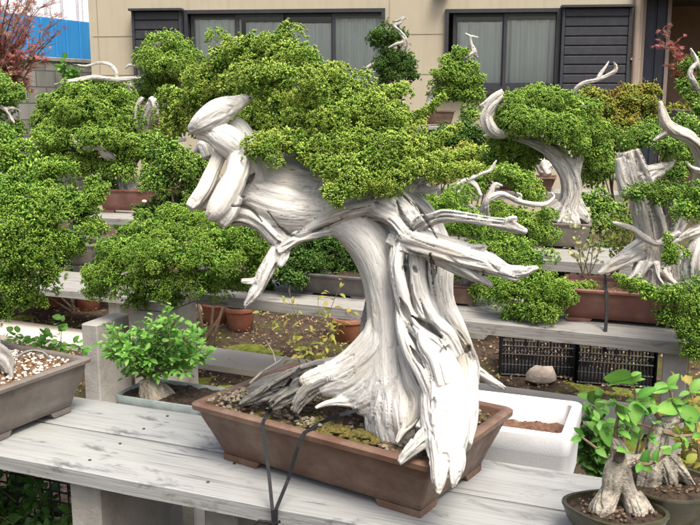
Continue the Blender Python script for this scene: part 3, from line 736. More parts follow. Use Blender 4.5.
def b1x(px, py): p = Pz(px, py, HB); return (p-Vector((*B1, 0))).dot(U)
x57 = b1x(57, 467); x84 = b1x(84, 472)
bench(B1, 4.4, (.253, .233), HB, .042, BOARD, 'weathered whitish plank bench in the foreground holding the largest bonsai pot',
      [(x57+.05, .035, .1, .40), (x57+.42, .12, .1, .3), (3.6, .03, .1, .4)], beams=[(x57-.06, x57+.1, .05, .11, .573, .605)])
HB2 = .55
q0 = Pz(165, 290, HB2); q1 = Pz(670, 341, HB2); ang2 = math.atan2(q1.y-q0.y, q1.x-q0.x); ux = Vector((math.cos(ang2), math.sin(ang2), 0))
def onb2(px, py): p = Pz(px, py, HB2); return (p-q0).dot(ux)
xl = onb2(676, 342)
bench((q0.x, q0.y), 3.9, (.2, .2, .2), HB2, .06, BOARD2, 'grey weathered plank bench behind the white foam box, with black crates below',
      [(xl, .04, .11, .3), (.0, .03, .1, .1)], rz=ang2)
HB3 = .6
r0 = Pz(440, 253, HB3); 
bench((r0.x-.3*U.x, r0.y-.3*U.y), 3.6, (.26, .26, .26), HB3, .07, BOARD2, 'grey plank bench under the windswept juniper in its grey tray', [(.55, .05, .12, .4), (2.9, .05, .12, .4)])
r1 = Pz(40, 214, .7)
bench((r1.x, r1.y), 2.6, (.2, .2), .7, .05, BOARD2, 'mossy plank bench at the left carrying the red clay pot', [(.3, .05, .1, .3), (1.5, .05, .1, .3)])
r2 = Pz(560, 193, .7)
bench((r2.x-2.0, r2.y+.8), 6.5, (.25, .25), .7, .09, BOARD2, 'long pale plank bench furthest back, towards the house', [(.3, .05, .15, .4), (3.0, .05, .15, .4), (5.6, .05, .15, .4)])
r3 = Pz(22, 285, .35)
bench((r3.x-.6, r3.y+.2), 1.6, (.3, .28), .35, .05, BOARD2, 'low grey plank bench at the left holding the wide grey planter', [(.15, .05, .1, .3), (1.4, .05, .1, .3)])
# concrete slabs standing by the leafy stump
for (px, py, dx, dy, hh, lab) in ((110, 402, .1, .28, .47, 'upright concrete slab behind the leafy stump, nearer and further left'), (168, 396, .22, .3, .52, 'broad concrete slab behind the leafy stump, right under the end of the middle bench')):
    p = Pz(px, py, 0); mb = MB(); mb.box((0, 0, hh/2), (dx, dy, hh), 0, .006); mb.box((0, .0, hh+.03), (dx+.004, dy+.004, .05), 0, .004) if dx > .2 else None
    o = mb.build('concrete_slab', CONC, None, False); o.location = (p.x, p.y, 0); o.rotation_euler = (0, 0, BA); tag(o, lab, 'slab', 'concrete slabs near the stump')

# ================================================================== MAIN BONSAI
MA = rad(-34.1); MC = (.0015, 2.172); PH = .167
main = empty('potted_bonsai', (MC[0], MC[1], HB+.001), MA, 'largest juniper bonsai with sweeping bleached white trunk in a brown rectangular pot', 'bonsai')
rect_pot(main, .738, .452, PH, POT_BROWN, SOIL, rim=.021, flare=.063, r=.022, mound=.02, gx=130)
rnd = random.Random(11); pts = []; pts2 = []; pts3 = []
for _ in range(900):
    x = rnd.uniform(-.325, .325); y = rnd.uniform(-.19, .19); z = PH-.02+.02*(1-(x/.35)**2)*(1-(y/.2)**2); (pts if rnd.random() < .3 else pts2).append((x, y, z+rnd.uniform(0, .006)))
for _ in range(260):   # heap of pale crumbs at the left end and along the front
    x = rnd.gauss(-.29, .02); y = rnd.gauss(-.12, .05)
    if abs(x) < .335 and abs(y) < .2: pts.append((x, y, PH+rnd.uniform(-.012, .014)))
for cx, cy in ((-.12, -.15), (-.03, -.16), (.02, -.175), (.3, .1), (.31, .0)):
    for _ in range(30): pts.append((rnd.gauss(cx, .014), max(-.2, rnd.gauss(cy, .01)), PH+rnd.uniform(-.012, .01)))
crumbs('lichen_crumbs', main, pts, .002, .009, CRUMB_L, 2); crumbs('soil_crumbs', main, pts2, .003, .0085, CRUMB_D, 3)
for _ in range(240):
    cx, cy = rnd.choice([(.05, -.165), (.1, -.16), (.0, -.15), (.14, -.15)]); pts3.append((rnd.gauss(cx, .02), max(-.195, rnd.gauss(cy, .015)), PH+rnd.uniform(-.02, .002)))
fl_ = [(MC[0]+rnd.uniform(-.3, .3)*math.cos(MA)-rnd.uniform(-.19, -.05)*math.sin(MA), MC[1]+rnd.uniform(-.3, .3)*math.sin(MA)+rnd.uniform(-.19, -.05)*math.cos(MA), HB+PH+rnd.uniform(-.004, .008)) for _ in range(0)]
crumbs('moss_clump', main, pts3, .006, .014, MOSSM, 4)
MP = [
 # big smooth left column and arch
 [(410, 450, 2.03, 36), (400, 420, 2.02, 36), (394, 385, 2.03, 30), (391, 345, 2.05, 25), (389, 305, 2.06, 23), (384, 270, 2.07, 25), (370, 240, 2.08, 26), (345, 220, 2.09, 22), (318, 219, 2.1, 17), (292, 236, 2.1, 9), {'lobes': .035, 'tw': .4, 'd': .3}],
 [(300, 232, 2.08, 9), (282, 246, 2.07, 8.5), (268, 268, 2.05, 8), (258, 288, 2.04, 7), (250, 300, 2.03, 4.5), (244, 308, 2.02, 1.5), {'lobes': .14}],
 [(268, 275, 2.05, 4), (255, 281, 2.04, 3.4), (241, 281, 2.03, 2)],
 [(292, 240, 2.09, 6), (315, 226, 2.06, 6.5), (345, 212, 2.04, 7), (375, 205, 2.03, 7)],
 # flaring base fanning to the left
 [(384, 318, 2.05, 15), (377, 345, 2.045, 20), (346, 370, 2.060, 17), (307, 380, 2.070, 8), (300, 383, 2.070, 2.4), {'lobes': .05, 'd': .35, 'tw': .8}],
 [(387, 318, 2.05, 15), (382, 349, 2.041, 20), (355, 377, 2.050, 17), (322, 389, 2.060, 8), (316, 392, 2.060, 2.4), {'lobes': .05, 'd': .35, 'tw': .8}],
 [(390, 318, 2.05, 15), (386, 353, 2.037, 20), (365, 384, 2.040, 17), (339, 398, 2.050, 9), (334, 401, 2.050, 3.0), {'lobes': .05, 'd': .35, 'tw': .8}],
 [(394, 318, 2.05, 15), (391, 357, 2.033, 20), (376, 392, 2.020, 17), (358, 408, 2.030, 10), (355, 411, 2.030, 3.6), {'lobes': .05, 'd': .35, 'tw': .8}],
 [(397, 318, 2.05, 15), (395, 363, 2.029, 20), (387, 403, 1.990, 17), (376, 421, 2.000, 11), (374, 424, 2.000, 4.2), {'lobes': .05, 'd': .35, 'tw': .8}],
 [(400, 318, 2.05, 15), (399, 367, 2.025, 20), (396, 411, 1.970, 17), (393, 431, 1.980, 12), (392, 434, 1.980, 4.8), {'lobes': .05, 'd': .35, 'tw': .8}],
 [(403, 318, 2.05, 15), (404, 369, 2.021, 20), (406, 416, 1.950, 17), (409, 437, 1.960, 13), (410, 440, 1.960, 5.4), {'lobes': .05, 'd': .35, 'tw': .8}],
 [(352, 402, 2.03, 6), (336, 402, 2.02, 4.5), (324, 404, 2.01, 3), (315, 408, 2.0, 1.6), {'d': .5}],
 # grey old root ridge on the left
 [(372, 285, 2.11, 5), (368, 320, 2.1, 6), (365, 348, 2.09, 8), (352, 366, 2.09, 12), (325, 372, 2.1, 14), (300, 378, 2.12, 13), (278, 386, 2.14, 10), (258, 396, 2.15, 7), (240, 404, 2.16, 3), {'tone': .85, 'lobes': .22, 'd': 1.6}],
 [(335, 378, 2.06, 11), (312, 388, 2.06, 10), (300, 400, 2.05, 8), (294, 412, 2.04, 5), {'tone': .9, 'lobes': .24, 'd': 1.6}],
 [(310, 384, 2.1, 10), (285, 396, 2.08, 8), (270, 406, 2.07, 5), {'tone': 1, 'lobes': .22, 'd': 1.6}],
 [(300, 375, 2.15, 8), (270, 381, 2.18, 6), (250, 390, 2.2, 4), {'tone': 1, 'lobes': .2}],
 # right column
 [(447, 245, 2.06, 16), (438, 275, 2.05, 17), (440, 305, 2.05, 17), (452, 332, 2.03, 16), (462, 360, 2.0, 15), (464, 390, 1.96, 15), (463, 420, 1.92, 15), (458, 445, 1.86, 14), {'lobes': .06, 'd': .45, 'tw': 1}],
 [(425, 240, 2.05, 15), (420, 275, 2.03, 14), (424, 310, 2.0, 16), (432, 345, 1.96, 18), (443, 380, 1.92, 23), (446, 410, 1.88, 26), (446, 438, 1.83, 24), (445, 462, 1.765, 15), {'lobes': .045, 'd': .4, 'tw': .8}],
 [(447, 440, 1.83, 18), (455, 462, 1.76, 11), (454, 478, 1.735, 6), (453, 488, 1.73, 2), {'d': .5}],
 [(440, 440, 1.82, 16), (440, 462, 1.76, 11), (439, 480, 1.735, 8), (438, 494, 1.72, 2.5), {'d': .5}],
 [(441, 425, 1.85, 15), (428, 436, 1.83, 10), (415, 447, 1.81, 7.5), (405, 456, 1.8, 5.5), (399, 463, 1.79, 2.6), {'lobes': .18}],
 [(412, 262, 2.06, 16), (412, 300, 2.05, 16), (416, 340, 2.03, 20), (424, 380, 2.0, 24), (428, 415, 1.97, 22), {'lobes': .04, 'd': .35}],
 # rope strands in the middle
 [(403, 240, 2.0, 10), (396, 262, 1.98, 8), (401, 290, 1.97, 8.5), (408, 315, 1.96, 8), (425, 335, 1.94, 10), (440, 352, 1.92, 11), {'lobes': .09, 'd': .6}],
 [(415, 245, 2.0, 9), (417, 270, 1.98, 8), (420, 295, 1.97, 9), (430, 318, 1.95, 9), (448, 335, 1.94, 9), (458, 355, 1.94, 8), {'lobes': .09, 'd': .6}],
 [(399, 296, 1.985, 2.5), (399, 315, 1.965, 4), (403, 335, 1.945, 6), (412, 355, 1.925, 8), (424, 375, 1.905, 9), (432, 395, 1.89, 9), (430, 415, 1.88, 8), (420, 430, 1.86, 6), {'lobes': .07, 'd': .5}],
 [(420, 332, 1.93, 5), (424, 345, 1.915, 7), (436, 362, 1.9, 10), (444, 385, 1.88, 11), {'d': .5, 'lobes': .07}],
 [(402, 345, 1.97, 6), (410, 375, 1.95, 8), (418, 400, 1.93, 9), (412, 420, 1.92, 7), (402, 432, 1.91, 4), (396, 443, 1.9, 2), {'d': .5, 'lobes': .08}],
 [(430, 260, 2.0, 4), (434, 285, 1.99, 5), (440, 305, 1.99, 5), (450, 325, 1.98, 6), (466, 345, 1.98, 6), (474, 365, 1.99, 6), (473, 385, 1.98, 6)],
 # little stub low right
 [(466, 350, 2.08, 7), (472, 366, 2.08, 6), (484, 376, 2.07, 5), (496, 384, 2.06, 4.6), (506, 389, 2.05, 2.5), {'tone': .2}],
 # knot and top saddle
 [(395, 232, 2.03, 14), (415, 240, 2.0, 16), (435, 245, 2.0, 15), {'lobes': .2}],
 [(362, 192, 2.09, 15), (385, 198, 2.06, 18), (402, 211, 2.03, 15), (413, 225, 2.0, 9), (416, 233, 1.99, 5), {'lobes': .13}],
 [(352, 208, 2.08, 10), (378, 212, 2.03, 9), (396, 222, 2.0, 8), (409, 240, 1.98, 6.5), (418, 250, 1.98, 5)],
 [(393, 192, 2.12, 11), (412, 200, 2.13, 11), (430, 218, 2.12, 9), (442, 240, 2.1, 9), (450, 255, 2.08, 6), {'lobes': .2}],
 [(400, 195, 2.12, 8), (412, 187, 2.13, 7), (425, 181, 2.14, 4), (433, 180, 2.14, 2)], [(418, 188, 2.13, 5), (430, 190, 2.13, 4), (440, 189, 2.13, 2)],
 # long upper jin
 [(413, 232, 1.99, 7), (424, 222, 1.97, 8.5), (442, 216, 1.94, 7), (465, 218, 1.91, 6.2), (490, 222, 1.88, 5.5), (508, 225, 1.86, 6.5), (518, 229, 1.85, 5), (527, 232, 1.84, 3), {'lobes': .16}],
 [(507, 222, 1.86, 5), (514, 219, 1.85, 3.5), (517, 219, 1.85, 1.5)],
 # massive lower jin
 [(400, 238, 2.0, 10), (420, 243, 1.97, 13), (442, 250, 1.94, 13), (468, 258, 1.91, 12.5), (490, 265, 1.88, 10), (508, 271, 1.86, 7), (524, 271, 1.85, 6), (538, 267, 1.84, 2), {'lobes': .13, 'tw': 1, 'd': .8}],
 [(430, 255, 1.97, 8), (455, 266, 1.93, 9), (474, 275, 1.9, 7.5), (487, 283, 1.89, 4), (493, 286, 1.89, 1.5), {'lobes': .2}],
 [(470, 252, 1.92, 8), (483, 248, 1.9, 4), (487, 246, 1.9, 1.5)], [(500, 270, 1.86, 7), (515, 276, 1.85, 5), (526, 275, 1.85, 2)],
 # slab sweeping to the upper left
 [(400, 205, 2.1, 16), (370, 196, 2.12, 20), (335, 196, 2.14, 26), (300, 196, 2.16, 35), (270, 196, 2.18, 36), (245, 190, 2.2, 26), {'lobes': .05, 'tw': .3, 'd': .6}],
 [(375, 205, 2.09, 10), (350, 210, 2.1, 13), (325, 213, 2.1, 17), (300, 212, 2.1, 23), (276, 205, 2.11, 24), (256, 196, 2.13, 20), (245, 190, 2.15, 14), {'lobes': .05, 'd': .35, 'tw': 2}],
 [(400, 190, 2.14, 12), (360, 180, 2.16, 16), (310, 170, 2.18, 20), (265, 165, 2.2, 18)],
 [(303, 238, 2.08, 4), (285, 228, 2.08, 7), (270, 212, 2.09, 9), (255, 203, 2.1, 9), (238, 202, 2.11, 8), {'lobes': .16}],
 [(296, 243, 2.07, 5), (278, 240, 2.07, 8), (262, 224, 2.08, 9), (245, 216, 2.09, 10), (232, 218, 2.1, 9), {'lobes': .14}],
 [(282, 240, 2.07, 6), (284, 252, 2.05, 6), (281, 261, 2.04, 5), (279, 267, 2.03, 3)],
 [(330, 232, 2.06, 5), (300, 238, 2.05, 5), (278, 252, 2.04, 5)],
 # head and hanging legs, upper left
 [(191, 131, 2.1, 5.5), (203, 123, 2.09, 12), (219, 112, 2.1, 14), (236, 104, 2.11, 9), (247, 99, 2.12, 5), (254, 97.5, 2.12, 2), {'lobes': .03, 'd': .35}],
 [(197, 131, 2.1, 8), (212, 134, 2.1, 11), (226, 140, 2.09, 15.5), (238, 150, 2.1, 15), (250, 165, 2.12, 16), (258, 185, 2.14, 18), {'lobes': .03, 'd': .35}],
 [(232, 122, 2.14, 9), (241, 132, 2.14, 11), (248, 150, 2.14, 13), {'d': .35, 'lobes': .04}],
 [(221, 152, 2.1, 7), (213, 170, 2.09, 7.5), (205, 188, 2.07, 8), (196, 201, 2.06, 7.5), (189, 208, 2.05, 5), {'lobes': .03, 'd': .35}],
 [(240, 155, 2.09, 13), (236, 175, 2.06, 12), (227, 193, 2.04, 13), (217, 209, 2.02, 11), (209, 218, 2.02, 6), {'lobes': .03, 'd': .35}],
 [(232, 195, 2.05, 12), (226, 212, 2.04, 12), (219, 224, 2.03, 8), {'d': .35, 'lobes': .04}], [(213, 176, 2.1, 9), (206, 196, 2.1, 9), (204, 210, 2.09, 7), {'d': .35, 'lobes': .04}],
 [(208, 158, 2.18, 6), (203, 145, 2.19, 6), (196, 152, 2.2, 4)],
 
]
wood('trunk', MP, W_MAIN, main, voxel=.0026, lobes=.12, disp=.0032, fr=85, seed=4, carve=[
 (.035, [(430, 254, 2.2), (433, 266, 3), (433, 284, 1.8)]), (.045, [(412, 316, 2), (424, 324, 3.6), (434, 330, 4.6), (441, 337, 4)]), (.03, [(400, 298, 2), (405, 311, 3.4), (412, 325, 3)]),
 (.03, [(410, 346, 2), (417, 357, 2.6), (424, 368, 1.8)]), (.016, [(268, 212, 1.6), (284, 231, 1.6), (297, 237, 1.8), (315, 231, 1.6), (348, 217, 1.4)]), (.03, [(254, 174, 2.4), (246, 184, 2.6)]),
 (.025, [(397, 202, 1.8), (403, 218, 2.4), (413, 231, 2)]), (.02, [(404, 268, 2.4), (405, 270, 2.4)]), (.02, [(414, 267, 2), (416, 272, 2)]), (.03, [(469, 346, 2.5), (466, 352, 3)]),
 (.014, [(434, 398, 2.5), (432, 412, 3)]), (.02, [(232, 206, 2), (250, 208, 2), (262, 222, 1.6)]), (.016, [(392, 186, 1.6), (420, 212, 1.8), (438, 240, 1.6)]), (.015, [(420, 300, 1.6), (430, 325, 1.8), (446, 350, 1.4)])])
# crown: pads, plus trailing shoots to the right
MPADS = [(210, 88, 28, 20, 2.36), (186, 110, 20, 18, 2.4), (196, 120, 12, 16, 2.38), (230, 60, 28, 20, 2.34), (260, 51, 34, 19, 2.28), (294, 58, 28, 20, 2.24), (176, 100, 17, 16, 2.43), (172, 124, 14, 13, 2.44), (215, 78, 22, 18, 2.36), (320, 80, 28, 18, 2.2), (272, 76, 34, 13, 2.1),
 (236, 86, 20, 16, 2.24), (345, 94, 26, 16, 2.18), (362, 108, 26, 16, 2.14), (312, 93, 16, 8, 2.12), (335, 118, 22, 12, 2.1), (270, 112, 44, 30, 2.62), (322, 116, 40, 26, 2.56),
 (302, 126, 18, 10, 2.14), (380, 126, 30, 18, 2.14), (290, 142, 28, 13, 2.1), (262, 150, 18, 10, 2.06), (316, 156, 26, 14, 2.06), (348, 148, 28, 15, 2.06), (345, 172, 28, 16, 2.0), (336, 192, 15, 9, 1.96),
 (376, 160, 28, 15, 2.04), (405, 146, 28, 15, 2.1), (400, 168, 34, 14, 2.04), (434, 166, 24, 11, 2.1), (376, 180, 16, 8, 2.0), (395, 108, 16, 13, 2.2), (282, 44, 16, 8, 2.26)]
MPADS = [tuple(p)+(p[2]*mpp(p[0], p[1], p[4])*.75,) for p in MPADS]
crown = pads('crown', MPADS, LF_MAIN, main, rc=.031, ts=.0086, dens=.9, nb=7, seed=2, fat=.2, jit=.6, gap=4.4)
PO, NO, SI, CR = spray_pts([[(400, 125, 2.2, 9), (420, 116, 2.18, 5), (436, 104, 2.16, 3), (446, 95, 2.15, 1.5)], [(400, 150, 2.1, 12), (432, 142, 2.1, 7), (450, 132, 2.1, 4), (462, 124, 2.1, 2)],
  [(420, 165, 2.05, 12), (450, 160, 2.05, 8), (472, 152, 2.05, 4), (486, 147, 2.05, 1.5)], [(430, 172, 2.03, 9), (460, 172, 2.02, 8), (480, 166, 2.02, 4)], [(380, 95, 2.22, 8), (398, 90, 2.2, 5), (408, 84, 2.2, 2)],
  [(275, 45, 2.28, 7), (280, 36, 2.28, 3)], [(170, 95, 2.4, 9), (160, 92, 2.4, 4)], [(330, 75, 2.24, 8), (340, 68, 2.24, 3)], [(330, 182, 1.98, 7), (336, 198, 1.96, 5), (339, 206, 1.955, 2)]], ts=.0105, dens=1.2, seed=5)
foliage_mesh('shoot', PO, NO, SI, CR, LF_MAIN, main, 7, 9, fat=.15)
mb = MB(); mb.tube([P(*q) for q in ((250, 383, 2.2), (262, 372, 2.2), (278, 362, 2.19), (286, 356, 2.18))], [.003, .003, .0025, .002], 6); mb.tube([P(*q) for q in ((276, 363, 2.19), (273, 352, 2.2), (266, 340, 2.21))], [.002, .0015, .001], 5)
mb.build('twig', STUMP, main)
# black strap
def band(pts, wd=.0085, th=.003):
    mb = MB(); V = []; Fc = []; pts = [Vector(p) for p in pts]
    for i, p in enumerate(pts):
        t = (pts[min(i+1, len(pts)-1)]-pts[max(i-1, 0)]).normalized(); s_ = t.cross(Vector((0.2, -1, .3))).normalized(); u_ = s_.cross(t)
        V += [p+s_*wd/2+u_*th/2, p-s_*wd/2+u_*th/2, p-s_*wd/2-u_*th/2, p+s_*wd/2-u_*th/2]
    for i in range(len(pts)-1):
        for k in range(4): j = (k+1) % 4; Fc.append((i*4+k, (i+1)*4+k, (i+1)*4+j, i*4+j))
    Fc += [(0, 1, 2, 3), tuple(reversed(range(len(V)-4, len(V))))]; mb.add(V, Fc); return mb
zr = HB+PH+.003
def rimpt(px, py): return Pz(px, py, zr)
EDG = Pz(274, 509, HB+.006); EDG = EDG+Vector((0, -.006, 0))
s1 = band([P(300, 368, 2.07), P(292, 378, 2.05), Pz(279, 397, HB+PH+.035), rimpt(264, 420), rimpt(262, 424)+Vector((0, -.004, -.004)), P(264, 436, 1.995), P(269, 475, 1.95), EDG+Vector((-.003, 0, .0)), EDG+Vector((0, -.006, -.05)), EDG+Vector((.002, -.004, -.12))])
s2 = band([P(358, 410, 2.0), P(340, 415, 1.98), Pz(320, 423, HB+PH+.012), rimpt(304, 433), rimpt(301, 437)+Vector((0, -.004, -.004)), P(298, 447, 1.935), P(288, 480, 1.93), EDG+Vector((.006, .0, .004)), EDG+Vector((.004, -.0045, -.06)), EDG+Vector((.006, -.004, -.13))])
k_ = MB(); kp = EDG+Vector((-.004, -.012, -.025)); k_.tube([kp+Vector((.0, 0, 0)), kp+Vector((-.03, -.004, .006)), kp+Vector((-.045, -.004, -.004)), kp+Vector((-.03, -.004, -.012)), kp+Vector((.0, 0, -.006)), kp+Vector((.02, -.002, .004))], .0032, 6)
s1.V += [tuple(v) for v in []]
off = len(s1.V); s1.V += s2.V; s1.F += [tuple(i+off for i in f) for f in s2.F]; off = len(s1.V); s1.V += k_.V; s1.F += [tuple(i+off for i in f) for f in k_.F]
tag(s1.build('tie_strap', STRAP), 'black rubber strap tied over the largest pot and bench edge', 'strap')

# ================================================================== THE OTHER BONSAI AND PLANTS
def pot_at(px, py, z, W=.3, back=0):
    p = Pz(px, py, z); return Vector((p.x, p.y+W/2+back, z))
def bonsai(label, cat, px, py, z, pot, paths, padl, lf, wm=None, rc=.05, ts=.02, nb=5, dens=.8, voxel=.009, seed=1, fat=.22, mound=.01, group=None, name='potted_bonsai', lobes=.14, ydef=0, sprays=None, jit=.4, loc=None):
    """pot: (kind, L, W, H, rz, material, soil); path/pad depths are offsets from the pot centre."""
    kind, Lx, Wy, Hh, rz, pm, sm = pot
    c = Vector(loc) if loc else pot_at(px, py, z, Wy)
    e = empty(name, (c.x, c.y, z+.001), rz, label, cat, group)
    if kind == 'rect': rect_pot(e, Lx, Wy, Hh, pm, sm, rim=min(.018, Wy*.07), flare=min(.05, Lx*.09), r=.012, mound=mound, gx=40)
    elif kind == 'round': round_pot(e, Lx/2, Hh, pm, sm)
    Y0 = c.y
    if paths:
        pp_ = [[(a, b, Y0+d, r_) for (a, b, d, r_) in [q for q in p if not isinstance(q, dict)]]+[q for q in p if isinstance(q, dict)] for p in paths]
        wood('trunk', pp_, wm or W_GREY, e, voxel=voxel, lobes=lobes, disp=voxel*.6, fr=40, seed=seed)
    if padl:
        pads('crown', [(a, b, c_, d, Y0+y) for (a, b, c_, d, y) in padl], lf, e, rc=rc, ts=ts, dens=dens, nb=nb, seed=seed, fat=fat, jit=jit if lf is not LF_TIDY else .22, shoot=.75 if lf is not LF_TIDY else .12, gap=4.2 if lf is not LF_TIDY else 3.6)
    if sprays:
        A = spray_pts([[(a, b, Y0+d, r_) for (a, b, d, r_) in p] for p in sprays], ts=ts, dens=1.0, seed=seed); foliage_mesh('shoot', *A, lf, e, nb, seed, fat=fat)
    return e, c
def stand(c, z, lab, wd=.45, m=None):
    e = empty('display_stand', (c.x, c.y, 0), rad(-8), lab, 'stand', 'single post display stands')
    mb = MB(); mb.box((0, 0, z-.02), (wd, wd*.7, .04), 0, .005); mb.build('top_board', m or BOARD2, e, False)
    mb = MB(); mb.box((0, 0, (z-.042)/2), (.09, .09, z-.042), 0, .006); mb.build('post', CONC, e, False)
# far row
_, c = bonsai('small tidy domed juniper with white branches before the left shutter box', 'bonsai', 160, 138, 1.28, ('rect', .3, .22, .15, -.2, POT_BROWN, SOIL),
  [[(160, 122, 0, 6), (168, 108, 0, 7), (180, 92, .05, 8), (184, 72, .05, 6), {'tone': .7}], [(150, 122, 0, 6), (155, 112, -.05, 7), (158, 100, 0, 5)], [(152, 52, 0, 2), (149, 62, -.1, 2.4), (140, 67, -.1, 2), (130, 65, -.1, 1.6), (125, 69, -.1, 1)], [(141, 67, -.1, 2), (139, 74, -.1, 1)],
   [(140, 98, -.05, 2), (137, 110, -.05, 2.2), (138, 126, -.05, 1.5)], [(150, 54, -.1, 2.5), (156, 46, -.1, 3), (163, 41, -.1, 1.5)]],
  [(168, 46, 24, 13, 0), (155, 60, 20, 11, -.1), (182, 60, 20, 14, 0), (168, 66, 24, 12, -.12), (152, 82, 14, 12, .1), (168, 88, 20, 12, .12), (190, 75, 10, 10, 0), (145, 96, 10, 8, .15)], LF_TIDY, rc=.058, ts=.026, seed=21)
stand(c, 1.28, 'post stand under the small domed juniper at the left shutter box', .4)
_, c = bonsai('tall dark green bonsai with twisted white tip before the middle of the wall', 'bonsai', 392, 122, 1.42, ('rect', .3, .22, .12, -.2, POT_DARK, SOIL),
  [[(392, 114, 0, 4), (396, 100, 0, 4), (390, 80, 0, 3.5), (398, 60, 0, 3), (405, 42, -.05, 3.2), (400, 32, -.05, 2.2), (394, 26, -.05, 1.6), (402, 22, -.05, 1.4), (404, 14, -.05, .8)], [(397, 21, -.05, 1), (406, 18, -.05, .8), (410, 18, -.05, .5)], [(404, 42, -.05, 1.8), (396, 44, -.1, 1.6), (388, 48, -.1, 1)], [(366, 68, 0, 1.5), (374, 64, 0, 2.4), (382, 60, 0, 2)], [(393, 112, -.05, 3), (402, 104, -.05, 2), (406, 99, -.05, 1)], [(392, 20, -.05, .8), (396, 21, -.05, 1), (402, 17, -.05, .8)]],
  [(384, 34, 13, 8, 0), (378, 40, 9, 6, 0), (396, 36, 10, 7, .05), (392, 54, 14, 8, 0), (404, 62, 12, 10, 0), (385, 66, 12, 8, 0), (398, 74, 15, 8, 0), (412, 76, 9, 5, 0), (385, 80, 8, 5, 0)], LF_DARK, rc=.05, ts=.026, seed=22)
stand(c, 1.42, 'post stand hidden behind the largest crown, below the tall dark bonsai', .4)
_, c = bonsai('triangular green juniper in a brown pot on a post stand left of the right window', 'bonsai', 435, 126, 1.39, ('rect', .42, .3, .15, -.15, POT_BROWN, SOIL),
  [[(428, 110, 0, 4), (429, 102, 0, 3.4), (434, 92, 0, 3.4), (446, 80, 0, 3), (460, 66, 0, 3), (469, 57, -.05, 3.4), (474, 52, -.05, 3.2), (471, 44, -.05, 2), (470, 36, -.05, 1.3), {'tone': 0}], [(426, 110, .03, 4), (428, 104, .03, 3), (432, 96, .03, 2.5), {'tone': .9}], [(465, 33, -.05, .8), (470, 36, -.05, 1.3), (479, 37, -.05, .7)], [(474, 52, -.05, 3), (478, 58, -.05, 1)]],
  [(460, 54, 11, 6, 0), (452, 61, 12, 7, 0), (464, 68, 16, 8, 0), (446, 74, 14, 7, -.05), (460, 80, 18, 8, 0), (475, 80, 11, 7, 0), (442, 88, 12, 8, 0), (458, 93, 16, 8, 0), (474, 94, 12, 9, 0), (438, 97, 8, 5, 0)], LF_TIDY, rc=.05, ts=.026, seed=23)
stand(c, 1.39, 'post stand under the brown pot of the triangular juniper', .62)
bonsai('green bonsai with looping white branch at the far right near the porch', 'bonsai', 700, 128, 1.42, ('rect', .4, .28, .14, 0, POT_DARK, SOIL),
  [[(698, 110, 0, 6), (697, 95, 0, 5), (694, 82, -.1, 3), (690, 75, -.1, 3), (692, 68, -.1, 2.6), (697, 62, -.1, 2.6), (694, 55, -.1, 2), (690, 48, -.1, 1.3)], [(697, 63, -.1, 2.4), (702, 70, -.1, 2)]],
  [(690, 66, 10, 6, .1), (684, 84, 8, 4, .1), (692, 94, 12, 8, 0), (704, 80, 10, 10, .1), (704, 60, 8, 10, .1), (702, 100, 10, 8, 0)], LF_MID, rc=.05, ts=.026, seed=24)
# windswept tree
bonsai('domed windswept juniper with curved white trunk in a grey tray on the bench', 'bonsai', 564, 250, HB3, ('rect', .44, .30, .185, -.28, POT_GREY, SOIL),
  [[(566, 222, 0, 17), (568, 208, 0, 12), (572, 192, 0, 11), (569, 174, 0, 11), (559, 158, 0, 10), (545, 147, 0, 8), (528, 141, 0, 5), (512, 138, 0, 3)], [(532, 221, 0, 4), (546, 214, 0, 7), (560, 205, 0, 8)], [(588, 222, 0, 5), (580, 212, 0, 8), (572, 198, 0, 8)], [(572, 178, 0, 8), (578, 158, 0, 6), (586, 140, 0, 4)],
   [(503, 91, -.1, 2.5), (493, 98, -.1, 4), (485, 104, -.1, 3), (479, 106, -.1, 1.3)], [(502, 95, -.1, 3), (492, 105, -.1, 5), (486, 117, -.1, 6), (491, 129, -.1, 6.5), (502, 134, -.08, 5), (518, 130, 0, 4)], [(483, 136, -.1, 1.5), (490, 134, -.1, 2), (496, 133, -.1, 2)],
   [(577, 100, 0, 2), (575, 90, -.05, 2.2), (584, 83, -.05, 2.2), (597, 80, -.05, 2.2), (608, 75, -.05, 2), (615, 71, -.05, 2.2), (616, 66, -.05, 1.6), (613, 62, -.05, .8)], [(597, 79, -.05, 1.8), (601, 73, -.05, 2), (606, 66, -.05, 1.3), (609, 61, -.05, .7)], [(582, 111, -.1, 1), (585, 108, -.1, 2), (582, 103, -.1, 1)]],
  [(545, 100, 30, 13, 0), (520, 108, 22, 14, -.05), (573, 112, 26, 16, 0), (505, 126, 15, 15, 0), (532, 122, 26, 14, -.15), (560, 128, 26, 14, -.15), (588, 133, 22, 16, 0), (597, 152, 17, 18, 0), (575, 143, 15, 10, -.15), (508, 146, 22, 12, .1), (492, 160, 12, 13, .1), (516, 162, 18, 14, .22), (606, 170, 10, 12, 0), (592, 172, 14, 12, .1), (535, 150, 22, 12, .2)], LF_TIDY, wm=W_GREY, rc=.05, ts=.019, nb=6, voxel=.006, seed=25, dens=.9)
# driftwood in a brown tray behind it
bonsai('low brown tray with a stub of grey driftwood seen through the windswept trunk', 'bonsai', 530, 192, .7, ('rect', .62, .4, .15, -.25, POT_BROWN, SOIL_W),
  [[(548, 176, -.05, 5), (543, 168, 0, 7), (540, 160, 0, 5), (533, 155, 0, 2)], [(540, 172, 0, 6), (550, 165, 0, 5), (556, 160, 0, 2)]], [(525, 168, 12, 4, .1)], LF_MID, rc=.04, ts=.024, seed=26)
